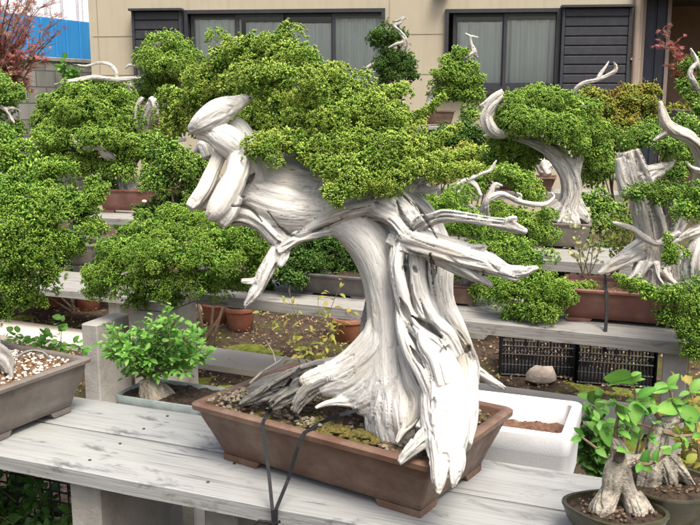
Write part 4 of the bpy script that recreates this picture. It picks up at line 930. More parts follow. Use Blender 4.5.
# left dome in the red pot
e, c = bonsai('broad bright green domed juniper with snaking white branches in the red pot', 'bonsai', 134, 214, .7, ('rect', .62, .4, .2, -.22, POT_RED, SOIL),
  [[(130, 192, 0, 10), (126, 170, 0, 9), (136, 145, .05, 9), (145, 120, 0, 7), (153, 104, -.05, 6.5), (150, 98, -.05, 4)], [(128, 160, 0, 6), (110, 140, 0, 5), (100, 115, 0, 4), (95, 95, 0, 3), (98, 82, 0, 3)],
   [(54, 85, 0, 1.2), (66, 82, -.05, 2.2), (80, 80, -.05, 3), (95, 78, -.05, 3.6), (115, 80, -.05, 3), (128, 79, -.05, 2.4), (141, 77, -.05, 1)], [(72, 64, 0, .8), (86, 66, 0, 1.4), (98, 63, 0, 1.6), (108, 64, 0, 1.8), (115, 70, 0, 2), (117, 79, 0, 2)], [(128, 84, 0, 3), (132, 92, 0, 2)], [(143, 97, -.1, 2.2), (137, 106, -.1, 2.4), (136, 118, -.1, 2), (137, 130, -.1, 1)],
   [(72, 134, -.28, 1.2), (74, 141, -.28, 2), (82, 147, -.28, 2.4), (93, 148, -.28, 2.6), (100, 147, -.25, 4), (104, 153, -.22, 5), (115, 160, -.1, 4)], [(40, 163, 0, 2), (62, 172, 0, 3.5), (85, 172, 0, 4), (115, 165, 0, 4)]],
  [(88, 92, 26, 12, 0), (62, 104, 22, 12, 0), (112, 96, 24, 12, 0), (45, 120, 16, 13, 0), (85, 112, 30, 15, -.12), (122, 118, 22, 16, -.05), (60, 134, 26, 16, -.12), (98, 138, 26, 16, -.2), (132, 145, 20, 15, -.1), (50, 155, 18, 12, 0), (82, 163, 26, 12, -.05), (118, 168, 20, 12, -.1), (150, 150, 14, 20, 0), (155, 178, 16, 12, 0), (105, 185, 16, 8, .1)], LF_TIDY, rc=.066, ts=.024, nb=6, seed=27, dens=.85, voxel=.008)
mb = MB(); mb.lathe((0, 0, 0), [(.02, 0), (.022, .002), (.018, .004)], 16, 1, .5)
o = mb.build('maker_label', mat('white_label', (.75, .75, .72), .6), e, False); o.rotation_euler = (math.pi/2, 0, 0); o.location = (.14, -.2+.012, .11)
bonsai('dark green bonsai at the left picture edge with a forked white branch', 'bonsai', -18, 214, .7, ('rect', .5, .36, .18, -.22, POT_DARK, SOIL),
  [[(-18, 192, 0, 9), (-12, 160, 0, 8), (-8, 130, 0, 6), (-2, 108, 0, 4), (6, 110, -.1, 2.2), (11, 118, -.1, 1.8), (15, 124, -.1, 1)], [(4, 109, -.1, 2), (14, 108, -.1, 1.5), (22, 112, -.1, .8)], [(-8, 130, 0, 6), (0, 100, 0, 3)]],
  [(4, 90, 18, 10, 0), (10, 98, 14, 8, -.05), (-6, 105, 16, 12, 0), (14, 128, 12, 8, 0), (-10, 130, 18, 14, 0), (-2, 78, 10, 8, .1), (-10, 155, 20, 15, 0)], LF_MID, rc=.06, ts=.024, seed=28)
# foreground left tree
e, c = bonsai('large left foreground juniper spreading over a big grey pot of pumice soil', 'bonsai', 0, 0, HB+.001, ('rect', .8, .41, .17, rad(-28), POT_GREY, SOIL_W),
  [[(-14, 372, -.02, 16), (-22, 330, 0, 17), (-18, 285, .05, 15), (0, 240, .15, 12), (20, 205, .2, 9), (50, 190, .25, 5)], [(-10, 352, -.05, 10), (0, 360, -.1, 7), (8, 368, -.14, 5), (12, 378, -.18, 2), {'tone': .6}], [(-6, 345, -.05, 5), (8, 352, -.1, 3), (16, 366, -.13, 1.5), {'tone': .8}], [(14, 360, .0, 1.6), (26, 352, .02, 2), (42, 352, .03, 2), (52, 360, .0, 1.2), {'tone': .8}], [(20, 205, .2, 5), (36, 214, .15, 3), (50, 228, .1, 1.5), {'tone': .6}]],
  [(14, 158, 34, 18, .3), (-5, 140, 26, 18, .35), (44, 178, 26, 16, .25), (8, 190, 34, 18, .15), (60, 200, 28, 15, .2), (35, 215, 32, 16, .08), (82, 214, 18, 12, .25), (5, 235, 30, 18, .05), (58, 236, 26, 14, .12), (30, 255, 30, 14, .05), (74, 245, 16, 10, .25), (8, 280, 24, 16, .08), (-5, 310, 20, 12, .1), (42, 276, 18, 10, .1), (96, 196, 10, 10, .3), (25, 300, 12, 7, .15)], LF_FRESH, rc=.04, ts=.0145, nb=6, voxel=.0045, seed=29, dens=.8, fat=.17, jit=.55, loc=(-1.257, 2.603, HB),
  sprays=[[(80, 205, .2, 8), (98, 196, .2, 5), (108, 184, .2, 2)], [(85, 222, .2, 7), (100, 226, .2, 4), (108, 232, .2, 1.5)], [(30, 292, .1, 6), (40, 300, .1, 4), (48, 306, .1, 1.5)], [(40, 170, .2, 7), (62, 168, .2, 4), (78, 166, .2, 2)]])
crumb = [(random.uniform(-.36, .36), random.uniform(-.17, .17), .17-.008) for _ in range(900)]
crumbs('pumice', e, crumb, .003, .007, noisy('white_pumice', (.5, .46, .38), (.7, .66, .58), 60, .95, .5, .003), 7)
# lower left juniper hanging from the middle bench
bonsai('bushy bright juniper between the large bonsai and the left tree, trunk hidden', 'bonsai', 232, 291, HB2, ('rect', .4, .28, .12, rad(-22), POT_DARK, SOIL),
  [[(232, 280, 0, 9), (222, 262, -.1, 8), (200, 250, -.3, 6), (165, 262, -.5, 4), (120, 275, -.6, 2), {'tone': .5}]],
  [(178, 212, 20, 10, -.35), (212, 220, 20, 10, -.4), (244, 226, 16, 10, -.42), (122, 252, 26, 17, -.5), (152, 232, 28, 15, -.4), (186, 226, 28, 14, -.4), (218, 238, 26, 16, -.5), (250, 240, 24, 18, -.5), (258, 262, 18, 16, -.45), (150, 258, 28, 18, -.65), (188, 256, 28, 17, -.65), (222, 264, 22, 16, -.6), (120, 278, 26, 14, -.55), (155, 284, 26, 15, -.6), (186, 280, 22, 14, -.6), (96, 274, 18, 12, -.45), (212, 284, 16, 10, -.5), (95, 290, 12, 8, -.45), (238, 280, 14, 9, -.4), (264, 226, 12, 12, -.45), (172, 298, 14, 8, -.5), (140, 300, 14, 8, -.5)], LF_FRESH, rc=.042, ts=.0165, nb=6, seed=30, dens=.8, fat=.17, jit=.55)
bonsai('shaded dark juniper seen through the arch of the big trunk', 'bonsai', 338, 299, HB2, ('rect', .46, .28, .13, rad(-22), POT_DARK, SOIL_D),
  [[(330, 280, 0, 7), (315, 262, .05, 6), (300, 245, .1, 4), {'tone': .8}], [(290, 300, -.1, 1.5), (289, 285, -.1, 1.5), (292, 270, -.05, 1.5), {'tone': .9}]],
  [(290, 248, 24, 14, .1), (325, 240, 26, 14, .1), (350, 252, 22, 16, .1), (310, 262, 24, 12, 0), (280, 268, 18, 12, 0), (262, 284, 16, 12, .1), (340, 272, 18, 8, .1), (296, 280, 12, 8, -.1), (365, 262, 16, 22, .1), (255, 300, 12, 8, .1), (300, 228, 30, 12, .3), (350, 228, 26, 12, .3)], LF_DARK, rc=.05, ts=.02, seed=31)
# right middle
bonsai('juniper in a small brown pot right of the big trunk, foliage cascading over the bench', 'bonsai', 464, 307, HB2, ('rect', .17, .16, .11, rad(-18), POT_BROWN, SOIL),
  [[(464, 288, 0, 5), (470, 270, -.1, 5), (490, 255, -.2, 4), (515, 280, -.35, 3), (540, 300, -.4, 1.5), {'tone': .7}]],
  [(440, 206, 22, 12, .1), (462, 222, 24, 14, 0), (490, 235, 22, 14, 0), (455, 198, 16, 8, .2), (510, 250, 24, 16, -.1), (478, 258, 24, 16, -.1), (462, 278, 14, 14, .25), (530, 285, 26, 15, -.35), (556, 292, 26, 13, -.38), (505, 292, 24, 13, -.3), (538, 308, 24, 13, -.42), (512, 312, 14, 9, -.35), (480, 290, 10, 10, -.1), (534, 258, 14, 10, -.2)], LF_FRESH, rc=.042, ts=.017, nb=6, seed=32, dens=.8, fat=.17, jit=.55, sprays=[[(565, 292, -.38, 8), (582, 288, -.38, 5), (596, 284, -.38, 1.5)]])
bonsai('low spreading juniper with writhing white branches on the bench by the windswept tree', 'bonsai', 500, 262, HB3, ('rect', .36, .26, .1, rad(-20), POT_DARK, SOIL),
  [[(500, 246, 0, 6), (488, 225, 0, 5), (486, 205, -.1, 3.5), (491, 192, -.1, 3), (495, 184, -.1, 2), (503, 186, -.1, 1)], [(482, 212, -.05, 3.5), (488, 200, -.1, 3.2), (500, 194, -.1, 3), (508, 196, -.1, 2.6), (518, 201, -.1, 3), (532, 204, -.1, 3), (546, 204, -.1, 2.6), (554, 197, -.1, 1.6), (551, 192, -.1, .8)], [(519, 201, -.1, 2), (521, 195, -.1, 1.5), (516, 193, -.1, .8)],
   [(480, 215, 0, 3), (460, 197, -.1, 2.5), (457, 190, -.1, 3), (461, 183, -.1, 3), (470, 179, -.1, 2.6), (481, 174, -.1, 2.2), (491, 170, -.1, 1.8), (494, 164, -.1, 1.5), (497, 160, -.1, .7)], [(469, 180, -.1, 2.5), (476, 186, -.1, 2.6), (481, 196, -.1, 2)]],
  [(505, 174, 18, 9, .1), (522, 184, 16, 9, .1), (480, 184, 12, 9, .15), (530, 196, 14, 9, .1), (515, 222, 26, 13, 0), (538, 232, 18, 12, 0), (495, 215, 22, 13, .1), (545, 215, 10, 8, 0)], LF_TIDY, wm=W_MAIN, rc=.045, ts=.018, nb=6, voxel=.0055, seed=33, lobes=.08)
# red pot tree on middle bench
pz3 = Pz(561, 323, HB2); ua = Vector((math.cos(ang2+.06), math.sin(ang2+.06), 0)); va = Vector((-ua.y, ua.x, 0)); pc = pz3+ua*.33+va*.2
e9, c9 = bonsai('thick grey juniper trunk with exposed roots in a long red brown pot', 'bonsai', 0, 0, HB2+.002, ('rect', .72, .38, .17, ang2+.06, POT_RED, SOIL_W),
  [[(650, 292, .0, 24), (652, 270, .0, 20), (654, 248, .02, 18), (650, 222, .02, 17), (644, 196, .02, 16), (636, 172, .02, 15), (632, 158, .02, 13), (630, 150, .02, 11), {'lobes': .2, 'd': 1.4}], [(668, 292, .02, 14), (668, 262, .04, 12), (668, 232, .05, 11), (665, 205, .06, 9), (660, 180, .06, 8), {'tone': .9}],
   [(598, 274, -.05, 2), (610, 267, -.04, 6), (626, 258, -.03, 9), (642, 246, 0, 10)], [(612, 222, -.12, 1.5), (622, 225, -.12, 3), (634, 229, -.1, 3), (646, 238, -.1, 3.4), (658, 243, -.1, 3.5), (668, 238, -.1, 4), (680, 232, -.1, 3)],
   [(648, 262, -.09, 5), (640, 276, -.12, 3), (634, 290, -.14, 2)], [(655, 262, -.09, 5), (658, 278, -.13, 3.5), (668, 290, -.15, 2)], [(642, 262, -.08, 4), (632, 276, -.12, 2.5), (622, 284, -.13, 1.5)], [(662, 270, -.08, 4), (674, 282, -.1, 3), (684, 290, -.12, 1.5)],
   [(640, 180, .0, 11), (655, 172, .0, 9), (668, 166, .0, 5), (676, 160, .0, 2)], [(618, 158, 0, 3), (621, 175, 0, 5), (627, 195, 0, 7)],
   [(660, 101, -.25, 2.5), (662, 112, -.25, 4.5), (666, 124, -.25, 6), (675, 131, -.25, 6.5), (688, 137, -.25, 7), (698, 148, -.22, 7), (702, 165, -.15, 7), (690, 200, 0, 7), (675, 235, 0, 7)], [(652, 141, -.25, 1), (658, 138, -.25, 2.4), (668, 131, -.25, 4)], [(686, 160, -.22, 1), (690, 167, -.22, 2.4), (702, 172, -.2, 4)]],
  [(648, 138, 18, 7, .05), (668, 146, 18, 9, .0), (630, 142, 14, 7, .05), (688, 128, 20, 12, .1), (690, 160, 16, 12, .05), (636, 194, 15, 7, -.15), (662, 196, 18, 8, -.15), (684, 190, 14, 12, -.05), (676, 172, 14, 10, .0), (655, 133, 14, 8, .15), (702, 110, 12, 10, .2)], LF_MID, wm=W_GREY, rc=.045, ts=.018, nb=6, voxel=.0055, seed=34, loc=(pc.x, pc.y, HB2), fat=.17, jit=.5)
e9.location.z = HB2+.002
# strap over that pot
zt = HB2+.172; a0 = Pz(605, 274, zt+.02); a1 = Pz(606, 290, zt+.004); a2 = a1+Vector((0, -.012, -.004)); a3 = P(606, 335, a1.y-.10); 
tag(band([a0, a1, a2, (a2+a3)/2+Vector((0, -.004, 0)), P(605, 338, a1.y-.13), P(605, 352, a1.y-.135)], .016, .004).build('tie_strap', STRAP), 'black strap hanging down the front of the long red brown pot', 'strap')
bonsai('juniper at the right picture edge hanging in front of the red brown pot', 'bonsai', 800, 352, HB2, ('rect', .4, .3, .12, ang2, POT_GREY, SOIL),
  [[(800, 340, 0, 12), (770, 320, 0, 12), (730, 310, 0, 11), (702, 290, 0, 11), (694, 268, -.05, 10), (696, 248, -.05, 9), (704, 232, 0, 8)], [(672, 244, -.05, 1.5), (682, 238, -.05, 4), (694, 232, -.05, 6), (708, 226, 0, 6)], [(688, 290, -.05, 6), (684, 268, -.05, 4), (690, 250, -.05, 4)]],
  [(690, 208, 18, 14, 0), (706, 195, 16, 16, 0), (671, 256, 6, 12, -.05), (697, 298, 22, 18, -.1), (667, 296, 16, 9, -.1), (645, 290, 14, 7, -.1), (690, 328, 18, 14, -.1), (666, 316, 12, 8, -.08), (708, 260, 12, 16, .05), (712, 330, 16, 20, -.1), (695, 350, 14, 9, -.1)], LF_FRESH, rc=.036, ts=.0165, nb=6, voxel=.006, seed=35, fat=.17, jit=.5, sprays=[[(645, 290, -.1, 6), (628, 283, -.1, 5), (614, 275, -.1, 2)], [(672, 262, -.05, 5), (669, 244, -.05, 4), (667, 232, -.05, 1.5)]])

# ---- shrubs rooted in the ground behind the benches
def shrub(label, Y, padl, lf, rc=.07, ts=.03, seed=1, jit=.6, nb=5, cat='shrub', name='shrub'):
    px = sum(p[0] for p in padl)/len(padl); p = P(px, 200, Y); e = empty(name, (p.x, p.y, 0), 0, label, cat)
    pads('crown', [(a, b, c_, d, Y+y) for (a, b, c_, d, y) in padl], lf, e, rc=rc, ts=ts, dens=.75, nb=nb, seed=seed, fat=.22, jit=jit)
    mb = MB(); rn = random.Random(seed)
    for (a, b, c_, d, y) in padl:
        q = P(a, b, Y+y); s0 = Vector((p.x+rn.uniform(-.05, .05), p.y+rn.uniform(-.05, .05), 0)); mb.tube([s0, s0*.5+Vector((q.x, q.y, q.z))*.5+Vector((rn.uniform(-.05, .05), 0, -.05)), q], [.012, .009, .004], 6)
    mb.build('trunk', BARK, e)
shrub('conifer shrub with orange tinged tips below the right shutter box', 7.4, [(578, 100, 13, 10, 0), (600, 108, 20, 12, 0), (626, 104, 18, 12, 0), (646, 106, 12, 10, 0), (590, 126, 20, 13, 0), (616, 126, 22, 14, -.1), (640, 128, 18, 12, -.1), (662, 118, 14, 9, 0), (606, 144, 20, 12, 0), (628, 92, 8, 8, .1), (650, 92, 7, 6, .1), (590, 94, 8, 6, .1), (676, 112, 12, 7, .1)], LF_ORANGE, rc=.06, ts=.03, seed=41)
shrub('yellow green shrub between the large crown and the windswept tree', 6.6, [(448, 160, 16, 10, 0), (466, 154, 14, 9, 0), (440, 174, 18, 10, 0), (470, 170, 14, 8, 0), (490, 168, 10, 7, .1), (425, 150, 10, 8, .1)], LF_YELLOW, rc=.05, ts=.028, seed=42)
shrub('dark leafy shrub below the triangular juniper stand', 8.2, [(448, 140, 16, 9, 0), (470, 134, 14, 9, 0), (425, 142, 12, 9, 0), (475, 148, 10, 6, 0), (492, 142, 12, 9, 0)], LF_DARK, rc=.06, ts=.035, seed=43)
shrub('small light shrub beside the beige wall under the triangular juniper', 9.2, [(402, 118, 9, 8, 0), (470, 115, 8, 10, 0), (412, 128, 10, 7, 0)], LF_MID, rc=.06, ts=.035, seed=44)
shrub('green shrub right of the windswept trunk, behind the white seedlings', 6.9, [(592, 200, 12, 9, 0), (606, 210, 14, 9, 0), (588, 220, 12, 10, 0), (620, 222, 12, 9, 0), (602, 228, 14, 8, -.1)], LF_MID, rc=.05, ts=.028, seed=45)
shrub('round green shrub below the bench next to the grey tray', 6.1, [(580, 246, 12, 8, 0), (600, 250, 14, 8, 0), (570, 262, 10, 8, 0), (542, 278, 14, 8, 0), (560, 280, 12, 8, 0)], LF_DARK, rc=.05, ts=.028, seed=46)
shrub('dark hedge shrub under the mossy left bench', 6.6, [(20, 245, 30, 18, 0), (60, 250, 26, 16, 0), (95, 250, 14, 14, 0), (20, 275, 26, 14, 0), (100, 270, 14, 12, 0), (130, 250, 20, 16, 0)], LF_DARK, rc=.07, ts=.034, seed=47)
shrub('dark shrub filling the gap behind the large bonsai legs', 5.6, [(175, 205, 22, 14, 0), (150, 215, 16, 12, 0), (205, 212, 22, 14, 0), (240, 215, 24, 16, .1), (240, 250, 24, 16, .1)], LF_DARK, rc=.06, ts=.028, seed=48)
shrub('dark shrub between the red potted dome and the large crown', 5.4, [(165, 150, 18, 16, 0), (185, 165, 16, 16, 0), (158, 178, 20, 14, 0), (190, 185, 16, 14, .1), (205, 165, 12, 16, .1)], LF_MID, rc=.05, ts=.026, seed=52)
shrub('green shrub behind the right hand bonsai group', 7.2, [(636, 140, 14, 9, 0), (600, 160, 14, 10, 0), (682, 146, 14, 10, 0), (700, 128, 14, 12, 0), (625, 170, 8, 14, 0), (690, 200, 14, 16, 0)], LF_MID, rc=.06, ts=.03, seed=49)
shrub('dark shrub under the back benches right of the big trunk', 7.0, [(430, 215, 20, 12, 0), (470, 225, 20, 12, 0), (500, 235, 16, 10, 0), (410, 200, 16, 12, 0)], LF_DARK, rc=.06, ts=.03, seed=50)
# grassy plant in a small pot
gp = pot_at(122, 244, .35, .12); e = empty('potted_plant', (gp.x, gp.y, .36), 0, 'small clump of upright green blades left of the bushy juniper', 'plant')
round_pot(e, .06, .08, POT_DARK, SOIL_D); n = 120; aa = RNG.random(n)*6.28
o = leaves('foliage', np.stack([gp.x+.03*np.cos(aa), gp.y+.03*np.sin(aa), np.full(n, .44)], 1), np.stack([np.cos(aa)*.35, np.sin(aa)*.35, np.ones(n)], 1), RNG.uniform(.08, .17, n), LF_LIME, e, leaf_tpl(.07, .1, .3), 5, .1)
# wide planter
e = empty('planter', tuple(pot_at(62, 268, .35, .36)), rad(-20), 'wide grey clay planter on the low left bench, mostly behind leaves', 'planter'); e.location.z = .352
rect_pot(e, .74, .4, .2, POT_GREY, SOIL_D, rim=.02, flare=.05, gx=30)

# ---- terracotta pots on the soil
tp = empty('terracotta_pot', (0, 0, 0), 0); round_pot(tp, .12, .17, POT_TERRA, SOIL_D)
spots = [(45, 309, 1.0, 'wide terracotta pot left of centre under the low bench, furthest left', 1.3), (85, 312, 1, 'terracotta pot on the soil just right of the widest one', 1.0), (215, 326, 1, 'terracotta pot on the soil by the end of the middle bench', 1.0), (239, 333, 1, 'terracotta pot close behind the large pot, right of its twin', .95), (349, 345, 1, 'terracotta pot glimpsed under the trunk arch by the yellow sapling', 1.0)]
for i, (px, py, _, lab, sc_) in enumerate(spots):
    o = tp if i == 0 else copy_tree(tp); p = Pz(px, py, 0); o.location = (p.x, p.y+.1, .002)
    if i != 0: o.rotation_euler.z = i
    o.scale = (sc_, sc_, 1); tag(o, lab, 'flower pot', 'terracotta pots on the ground')
    if i != 0 or True:
        mb, tips = grow([(p.x, p.y+.1, .15)], [(p.x+random.uniform(-.12, .12), p.y+.1+random.uniform(-.1, .1), random.uniform(.26, .4)) for _ in range(5)], random.Random(i), .006, 2)
        ep = empty('seedling', (p.x, p.y+.1, .15), 0, 'leafy green seedling growing in the '+['widest left', 'second left', 'bench end', 'twin right', 'archway'][i]+' terracotta pot', 'plant'); mb.build('stem', TWIG, ep)
        leaves('foliage', [t[0] for t in tips], [t[1] for t in tips], RNG.uniform(.03, .06, len(tips)), LF_FERN, ep, None, i)

# ---- black crates with a white stone bag
CRATE = noisy('black_plastic', (.012, .012, .014), (.03, .03, .032), 20, .5, .1, .002)
def crate():
    e = empty('plastic_crate', (0, 0, 0)); Lx, Wy, Hh = .43, .30, .25; t = .012
    b = MB(); b.box((0, 0, .012), (Lx-.02, Wy-.02, .012)); b.build('base', CRATE, e, False)
    def side(n, o, ux_, ln):
        m = MB(); ux_ = Vector(ux_); o = Vector(o)
        def bar(a, z0, b_, z1, w_):
            p, q = o+ux_*a+Vector((0, 0, z0)), o+ux_*b_+Vector((0, 0, z1)); m.tube([p, q], w_, 4)
        for z in (.008, .07, .135, .185, .245): bar(-ln/2, z, ln/2, z, .0075 if z > .2 or z < .01 else .005)
        k = int(ln/.02)
        for i in range(k+1): a = -ln/2+ln*i/k; bar(a, .008, a, .135, .0055)
        for i in range(int(ln/.045)): a = -ln/2+.022+.045*i; bar(a-.018, .135, a+.018, .185, .003); bar(a+.018, .135, a-.018, .185, .003)
        for i in range(7): a = -ln/2+ln*i/6; bar(a, .185, a, .245, .006)
        for a in (-ln/2, ln/2): bar(a, 0, a, .25, .011)
        m.build('side_lattice', CRATE, e, False)
    side(0, (0, -Wy/2, 0), (1, 0, 0), Lx); side(0, (0, Wy/2, 0), (1, 0, 0), Lx); side(0, (-Lx/2, 0, 0), (0, 1, 0), Wy); side(0, (Lx/2, 0, 0), (0, 1, 0), Wy)
    return e
cr = crate()
for i, (px, py, lab) in enumerate(((542, 379, 'black plastic lattice crate under the bench, the left one with the pale bag'), (622, 388, 'black plastic lattice crate under the bench, right beside the concrete leg'))):
    o = cr if i == 0 else copy_tree(cr); p = Pz(px, py, 0); o.location = (p.x, p.y+.17, .004); o.rotation_euler.z = rad(-10-4*i); tag(o, lab, 'crate', 'black crates under the bench')
p = Pz(540, 382, 0); mb = MB(); V = []; Fc = []; rn = random.Random(4)
mb.lathe((0, 0, 0), [(.05, 0), (.085, .02), (.09, .05), (.07, .085), (.03, .1), (.0001, .1)], 12, 1, .7); o = mb.build('rubble_bag', noisy('pale_paper', (.45, .36, .28), (.62, .55, .47), 12, .9, .8, .01), None, False, True)
for v in o.data.vertices: v.co *= 1+.22*noise.noise(v.co*22)
o.location = (p.x, p.y-.03, .003); tag(o, 'crumpled pale paper bag leaning on the left black crate', 'bag')

# ---- white foam box
FOAM = noisy('white_polystyrene', (.55, .55, .52), (.74, .75, .76), 5, .65, .25, .002, 150, c3=(.78, .79, .8))
Cb = Pz(583, 402, .72); lb = .50; wb = .31; hb = .19; ba = rad(-21)
ub = Vector((math.cos(ba), math.sin(ba), 0)); vb = Vector((-ub.y, ub.x, 0)); cc = Cb-ub*lb/2-vb*wb/2
e = empty('foam_box', (cc.x, cc.y, .72-hb), ba, 'open white polystyrene box of brown soil behind the largest pot', 'box')
V = []; Fc = []; rings = [(.012, 0), (.008, .004), (.002, hb*.7), (0, hb*.72), (0, hb-.004), (.004, hb), (.026, hb), (.029, hb-.004), (.034, hb-.075)]; n = 20
for ins, z in rings: V += [(x, y, z) for x, y in rrect(lb-2*ins, wb-2*ins, max(.008, .025-ins*.3))]
for i in range(len(rings)-1):
    for k in range(n): j = (k+1) % n; Fc.append((i*n+k, i*n+j, (i+1)*n+j, (i+1)*n+k))
Fc.append(tuple(range(n-1, -1, -1))); o = mesh('shell', V, Fc, FOAM, e, False, True); autosmooth(o, 35)
V = []; Fc = []; nx, ny = 50, 32
for j in range(ny):
    for i in range(nx): x = (lb-.066)*(i/(nx-1)-.5); y = (wb-.066)*(j/(ny-1)-.5); V.append((x, y, hb-.07+.012*noise.fractal((x*30, y*30, 3), 1, 2, 4)))
for j in range(ny-1):
    for i in range(nx-1): a = j*nx+i; Fc.append((a, a+1, a+nx+1, a+nx))
mesh('soil', V, Fc, soilmat('reddish_soil', (.1, .05, .035), (.24, .14, .1), (.3, .2, .15), 0, .6), e, False, True)
mb = MB(); mb.box((0, 0, (.72-hb-.003)/2), (.4, .24, .72-hb-.003), 0, .006); o = mb.build('concrete_block', CONC, None, False); o.location = (cc.x, cc.y, 0); o.rotation_euler.z = ba; tag(o, 'grey concrete block carrying the white polystyrene box', 'block')
# ---- soil tray with the leafy stump
tc = Pz(160, 400, .585)+Vector((.02, .09, 0))
e = empty('seedling_tray', (tc.x, tc.y, .515), rad(-22), 'pale blue rimmed tray of dark soil behind the left end of the bench', 'tray')
mb = MB(); V = []; Fc = []; rings = [(.01, 0), (0, .07), (.006, .072), (.009, .05)]
for ins, z in rings: V += [(x, y, z) for x, y in rrect(.34-2*ins, .22-2*ins, .02)]
for i in range(3):
    for k in range(20): j = (k+1) % 20; Fc.append((i*20+k, i*20+j, (i+1)*20+j, (i+1)*20+k))
Fc.append(tuple(range(19, -1, -1))); mesh('tray_shell', V, Fc, noisy('dirty_pale_tray', (.16, .19, .18), (.32, .38, .37), 12, .7, .2, .003), e, False, True)
V = []; Fc = []
for j in range(24):
    for i in range(36): x = .32*(i/35-.5); y = .2*(j/23-.5); V.append((x, y, .06+.01*noise.fractal((x*30, y*30, 5), 1, 2, 4)))
for j in range(23):
    for i in range(35): a = j*36+i; Fc.append((a, a+1, a+37, a+36))
mesh('soil', V, Fc, SOIL_D, e, False, True)
mb = MB(); mb.box((0, 0, .255), (.3, .2, .511), 0, .006); o = mb.build('concrete_block', CONC, None, False); o.location = (tc.x, tc.y, 0); o.rotation_euler.z = rad(-22); tag(o, 'grey concrete block under the pale blue soil tray', 'block')
def leafy(label, cat, loc, wpaths, targets, starts, lf, lsize, sub, seed, wm, name='leafy_stump', voxel=.004, r0=.004, tpl=None, per=1, droop=.2, lobes=.12):
    e = empty(name, loc, 0, label, cat); rn = random.Random(seed)
    if wpaths: wood('trunk', wpaths, wm, e, voxel=voxel, lobes=lobes, disp=voxel*.8, fr=60, seed=seed)
    mb, tips = grow(starts, targets, rn, r0, sub); mb.build('branch', TWIG, e)
    pos = []; dr = []
    for p, d, t in tips:
        for _ in range(per): pos.append(p+Vector((rn.gauss(0, .3), rn.gauss(0, .3), rn.gauss(0, .3)))*lsize*.5); dr.append(d+Vector((rn.gauss(0, .6), rn.gauss(0, .6)-.2, rn.gauss(.1, .4))))
    r_ = np.random.default_rng(seed); leaves('foliage', pos, dr, lsize*r_.uniform(.55, 1.15, len(pos)), lf, e, tpl, seed, droop)
    return e
woodS = woodmat('pale_stump', (.15, .13, .1), (.36, .33, .27), (.12, .09, .06), (.4, .34, .25))
Yt = tc.y
st_ = P(150, 392, Yt)
tg = []; rn = random.Random(8)
for _ in range(34):
    a = rn.uniform(0, 6.28); q = rn.uniform(.35, 1)**.6; tg.append(P(157+54*q*math.cos(a), 348-30*q*math.sin(a)*(1 if math.sin(a) > 0 else .9), Yt+rn.uniform(-.1, .14)))
leafy('pale cut stump bursting with bright green leaves behind the bench', 'plant', (tc.x, tc.y, .585),
  [[(158, 408, Yt, 20), (155, 398, Yt, 17), (150, 386, Yt, 12), (146, 378, Yt, 8), {'lobes': .05}], [(172, 410, Yt, 8), (168, 400, Yt, 9), (158, 388, Yt, 8)]], tg, [P(148, 380, Yt), P(155, 376, Yt)], LF_LIME, .032, 4, 8, woodS, per=1, r0=.0045, tpl=leaf_tpl(.27, .15, .3))
# trailing sprout between left pot and tray
tg = [P(22, 338, 2.9), P(45, 335, 2.9), P(62, 322, 2.9), (P(75, 345, 2.9)), P(85, 350, 2.9), P(10, 330, 2.95)]
leafy('small light green sprouts just behind the rim of the big left pot', 'plant', P(50, 352, 2.9), None, tg, [P(45, 356, 2.9), P(60, 356, 2.9), P(25, 352, 2.9)], LF_LIME, .03, 1, 12, woodS, name='seedling', r0=.002)
# yellowing sapling behind the large pot
Yy = 3.1; tg = [P(*a, Yy+random.uniform(-.06, .06)) for a in ((272, 314), (292, 306), (318, 300), (340, 286), (347, 314), (288, 332), (330, 326))]
leafy('thin sapling with yellowing drooping leaves seen under the trunk arch', 'sapling', P(308, 385, Yy), None, tg, [P(308, 385, Yy), P(318, 380, Yy)], LF_YLIME, .03, 1, 13, woodS, name='sapling', r0=.003, droop=1.1, tpl=leaf_tpl(.26, .2, .5))
# two little glazed pots front right
def small_pot(label, px, py, R, Hh):
    c = Pz(px, py, HB+Hh); e = empty('stump_bonsai', (c.x, c.y, HB+.001), rad(-20), label, 'bonsai', 'small stump bonsai in olive glazed pots')
    mb = MB(); mb.lathe((0, 0, 0), [(R*.7, 0), (R*.74, .006), (R*.93, Hh*.5), (R, Hh-.012), (R*1.04, Hh-.004), (R*1.03, Hh), (R*.95, Hh), (R*.92, Hh-.014)], 40, 1, .78, .045); mb.build('pot', POT_OLIVE, e, False, True)
    V = [(0, 0, Hh-.002)]; Fc = []
    for q in range(1, 9):
        for k in range(40): th = 2*math.pi*k/40; r_ = R*.925*q/8*(1+.045*math.cos(4*th)); x, y = r_*math.cos(th), r_*math.sin(th)*.78; V.append((x, y, Hh-.012+.012*(1-(q/8)**2)+.007*noise.fractal((x*50, y*50, R), 1, 2, 3)))
    for k in range(40): Fc.append((0, 1+k, 1+(k+1) % 40))
    for q in range(7):
        for k in range(40): a = 1+q*40; Fc.append((a+k, a+40+k, a+40+(k+1) % 40, a+(k+1) % 40))
    mesh('soil', V, Fc, SOIL_D, e, False, True)
    pts = [(rn2.gauss(0, R*.4), rn2.gauss(0, R*.3), Hh) for _ in range(160)]; pts = [p for p in pts if (p[0]/R)**2+(p[1]/R/.78)**2 < .7]
    crumbs('soil_crumbs', e, pts, .002, .005, CRUMB_D, 5); return e, c
rn2 = random.Random(5)
eA, cA = small_pot('front stump bonsai with forked pale legs and a dark round cut', 615, 507, .107, .07); Y1 = cA.y
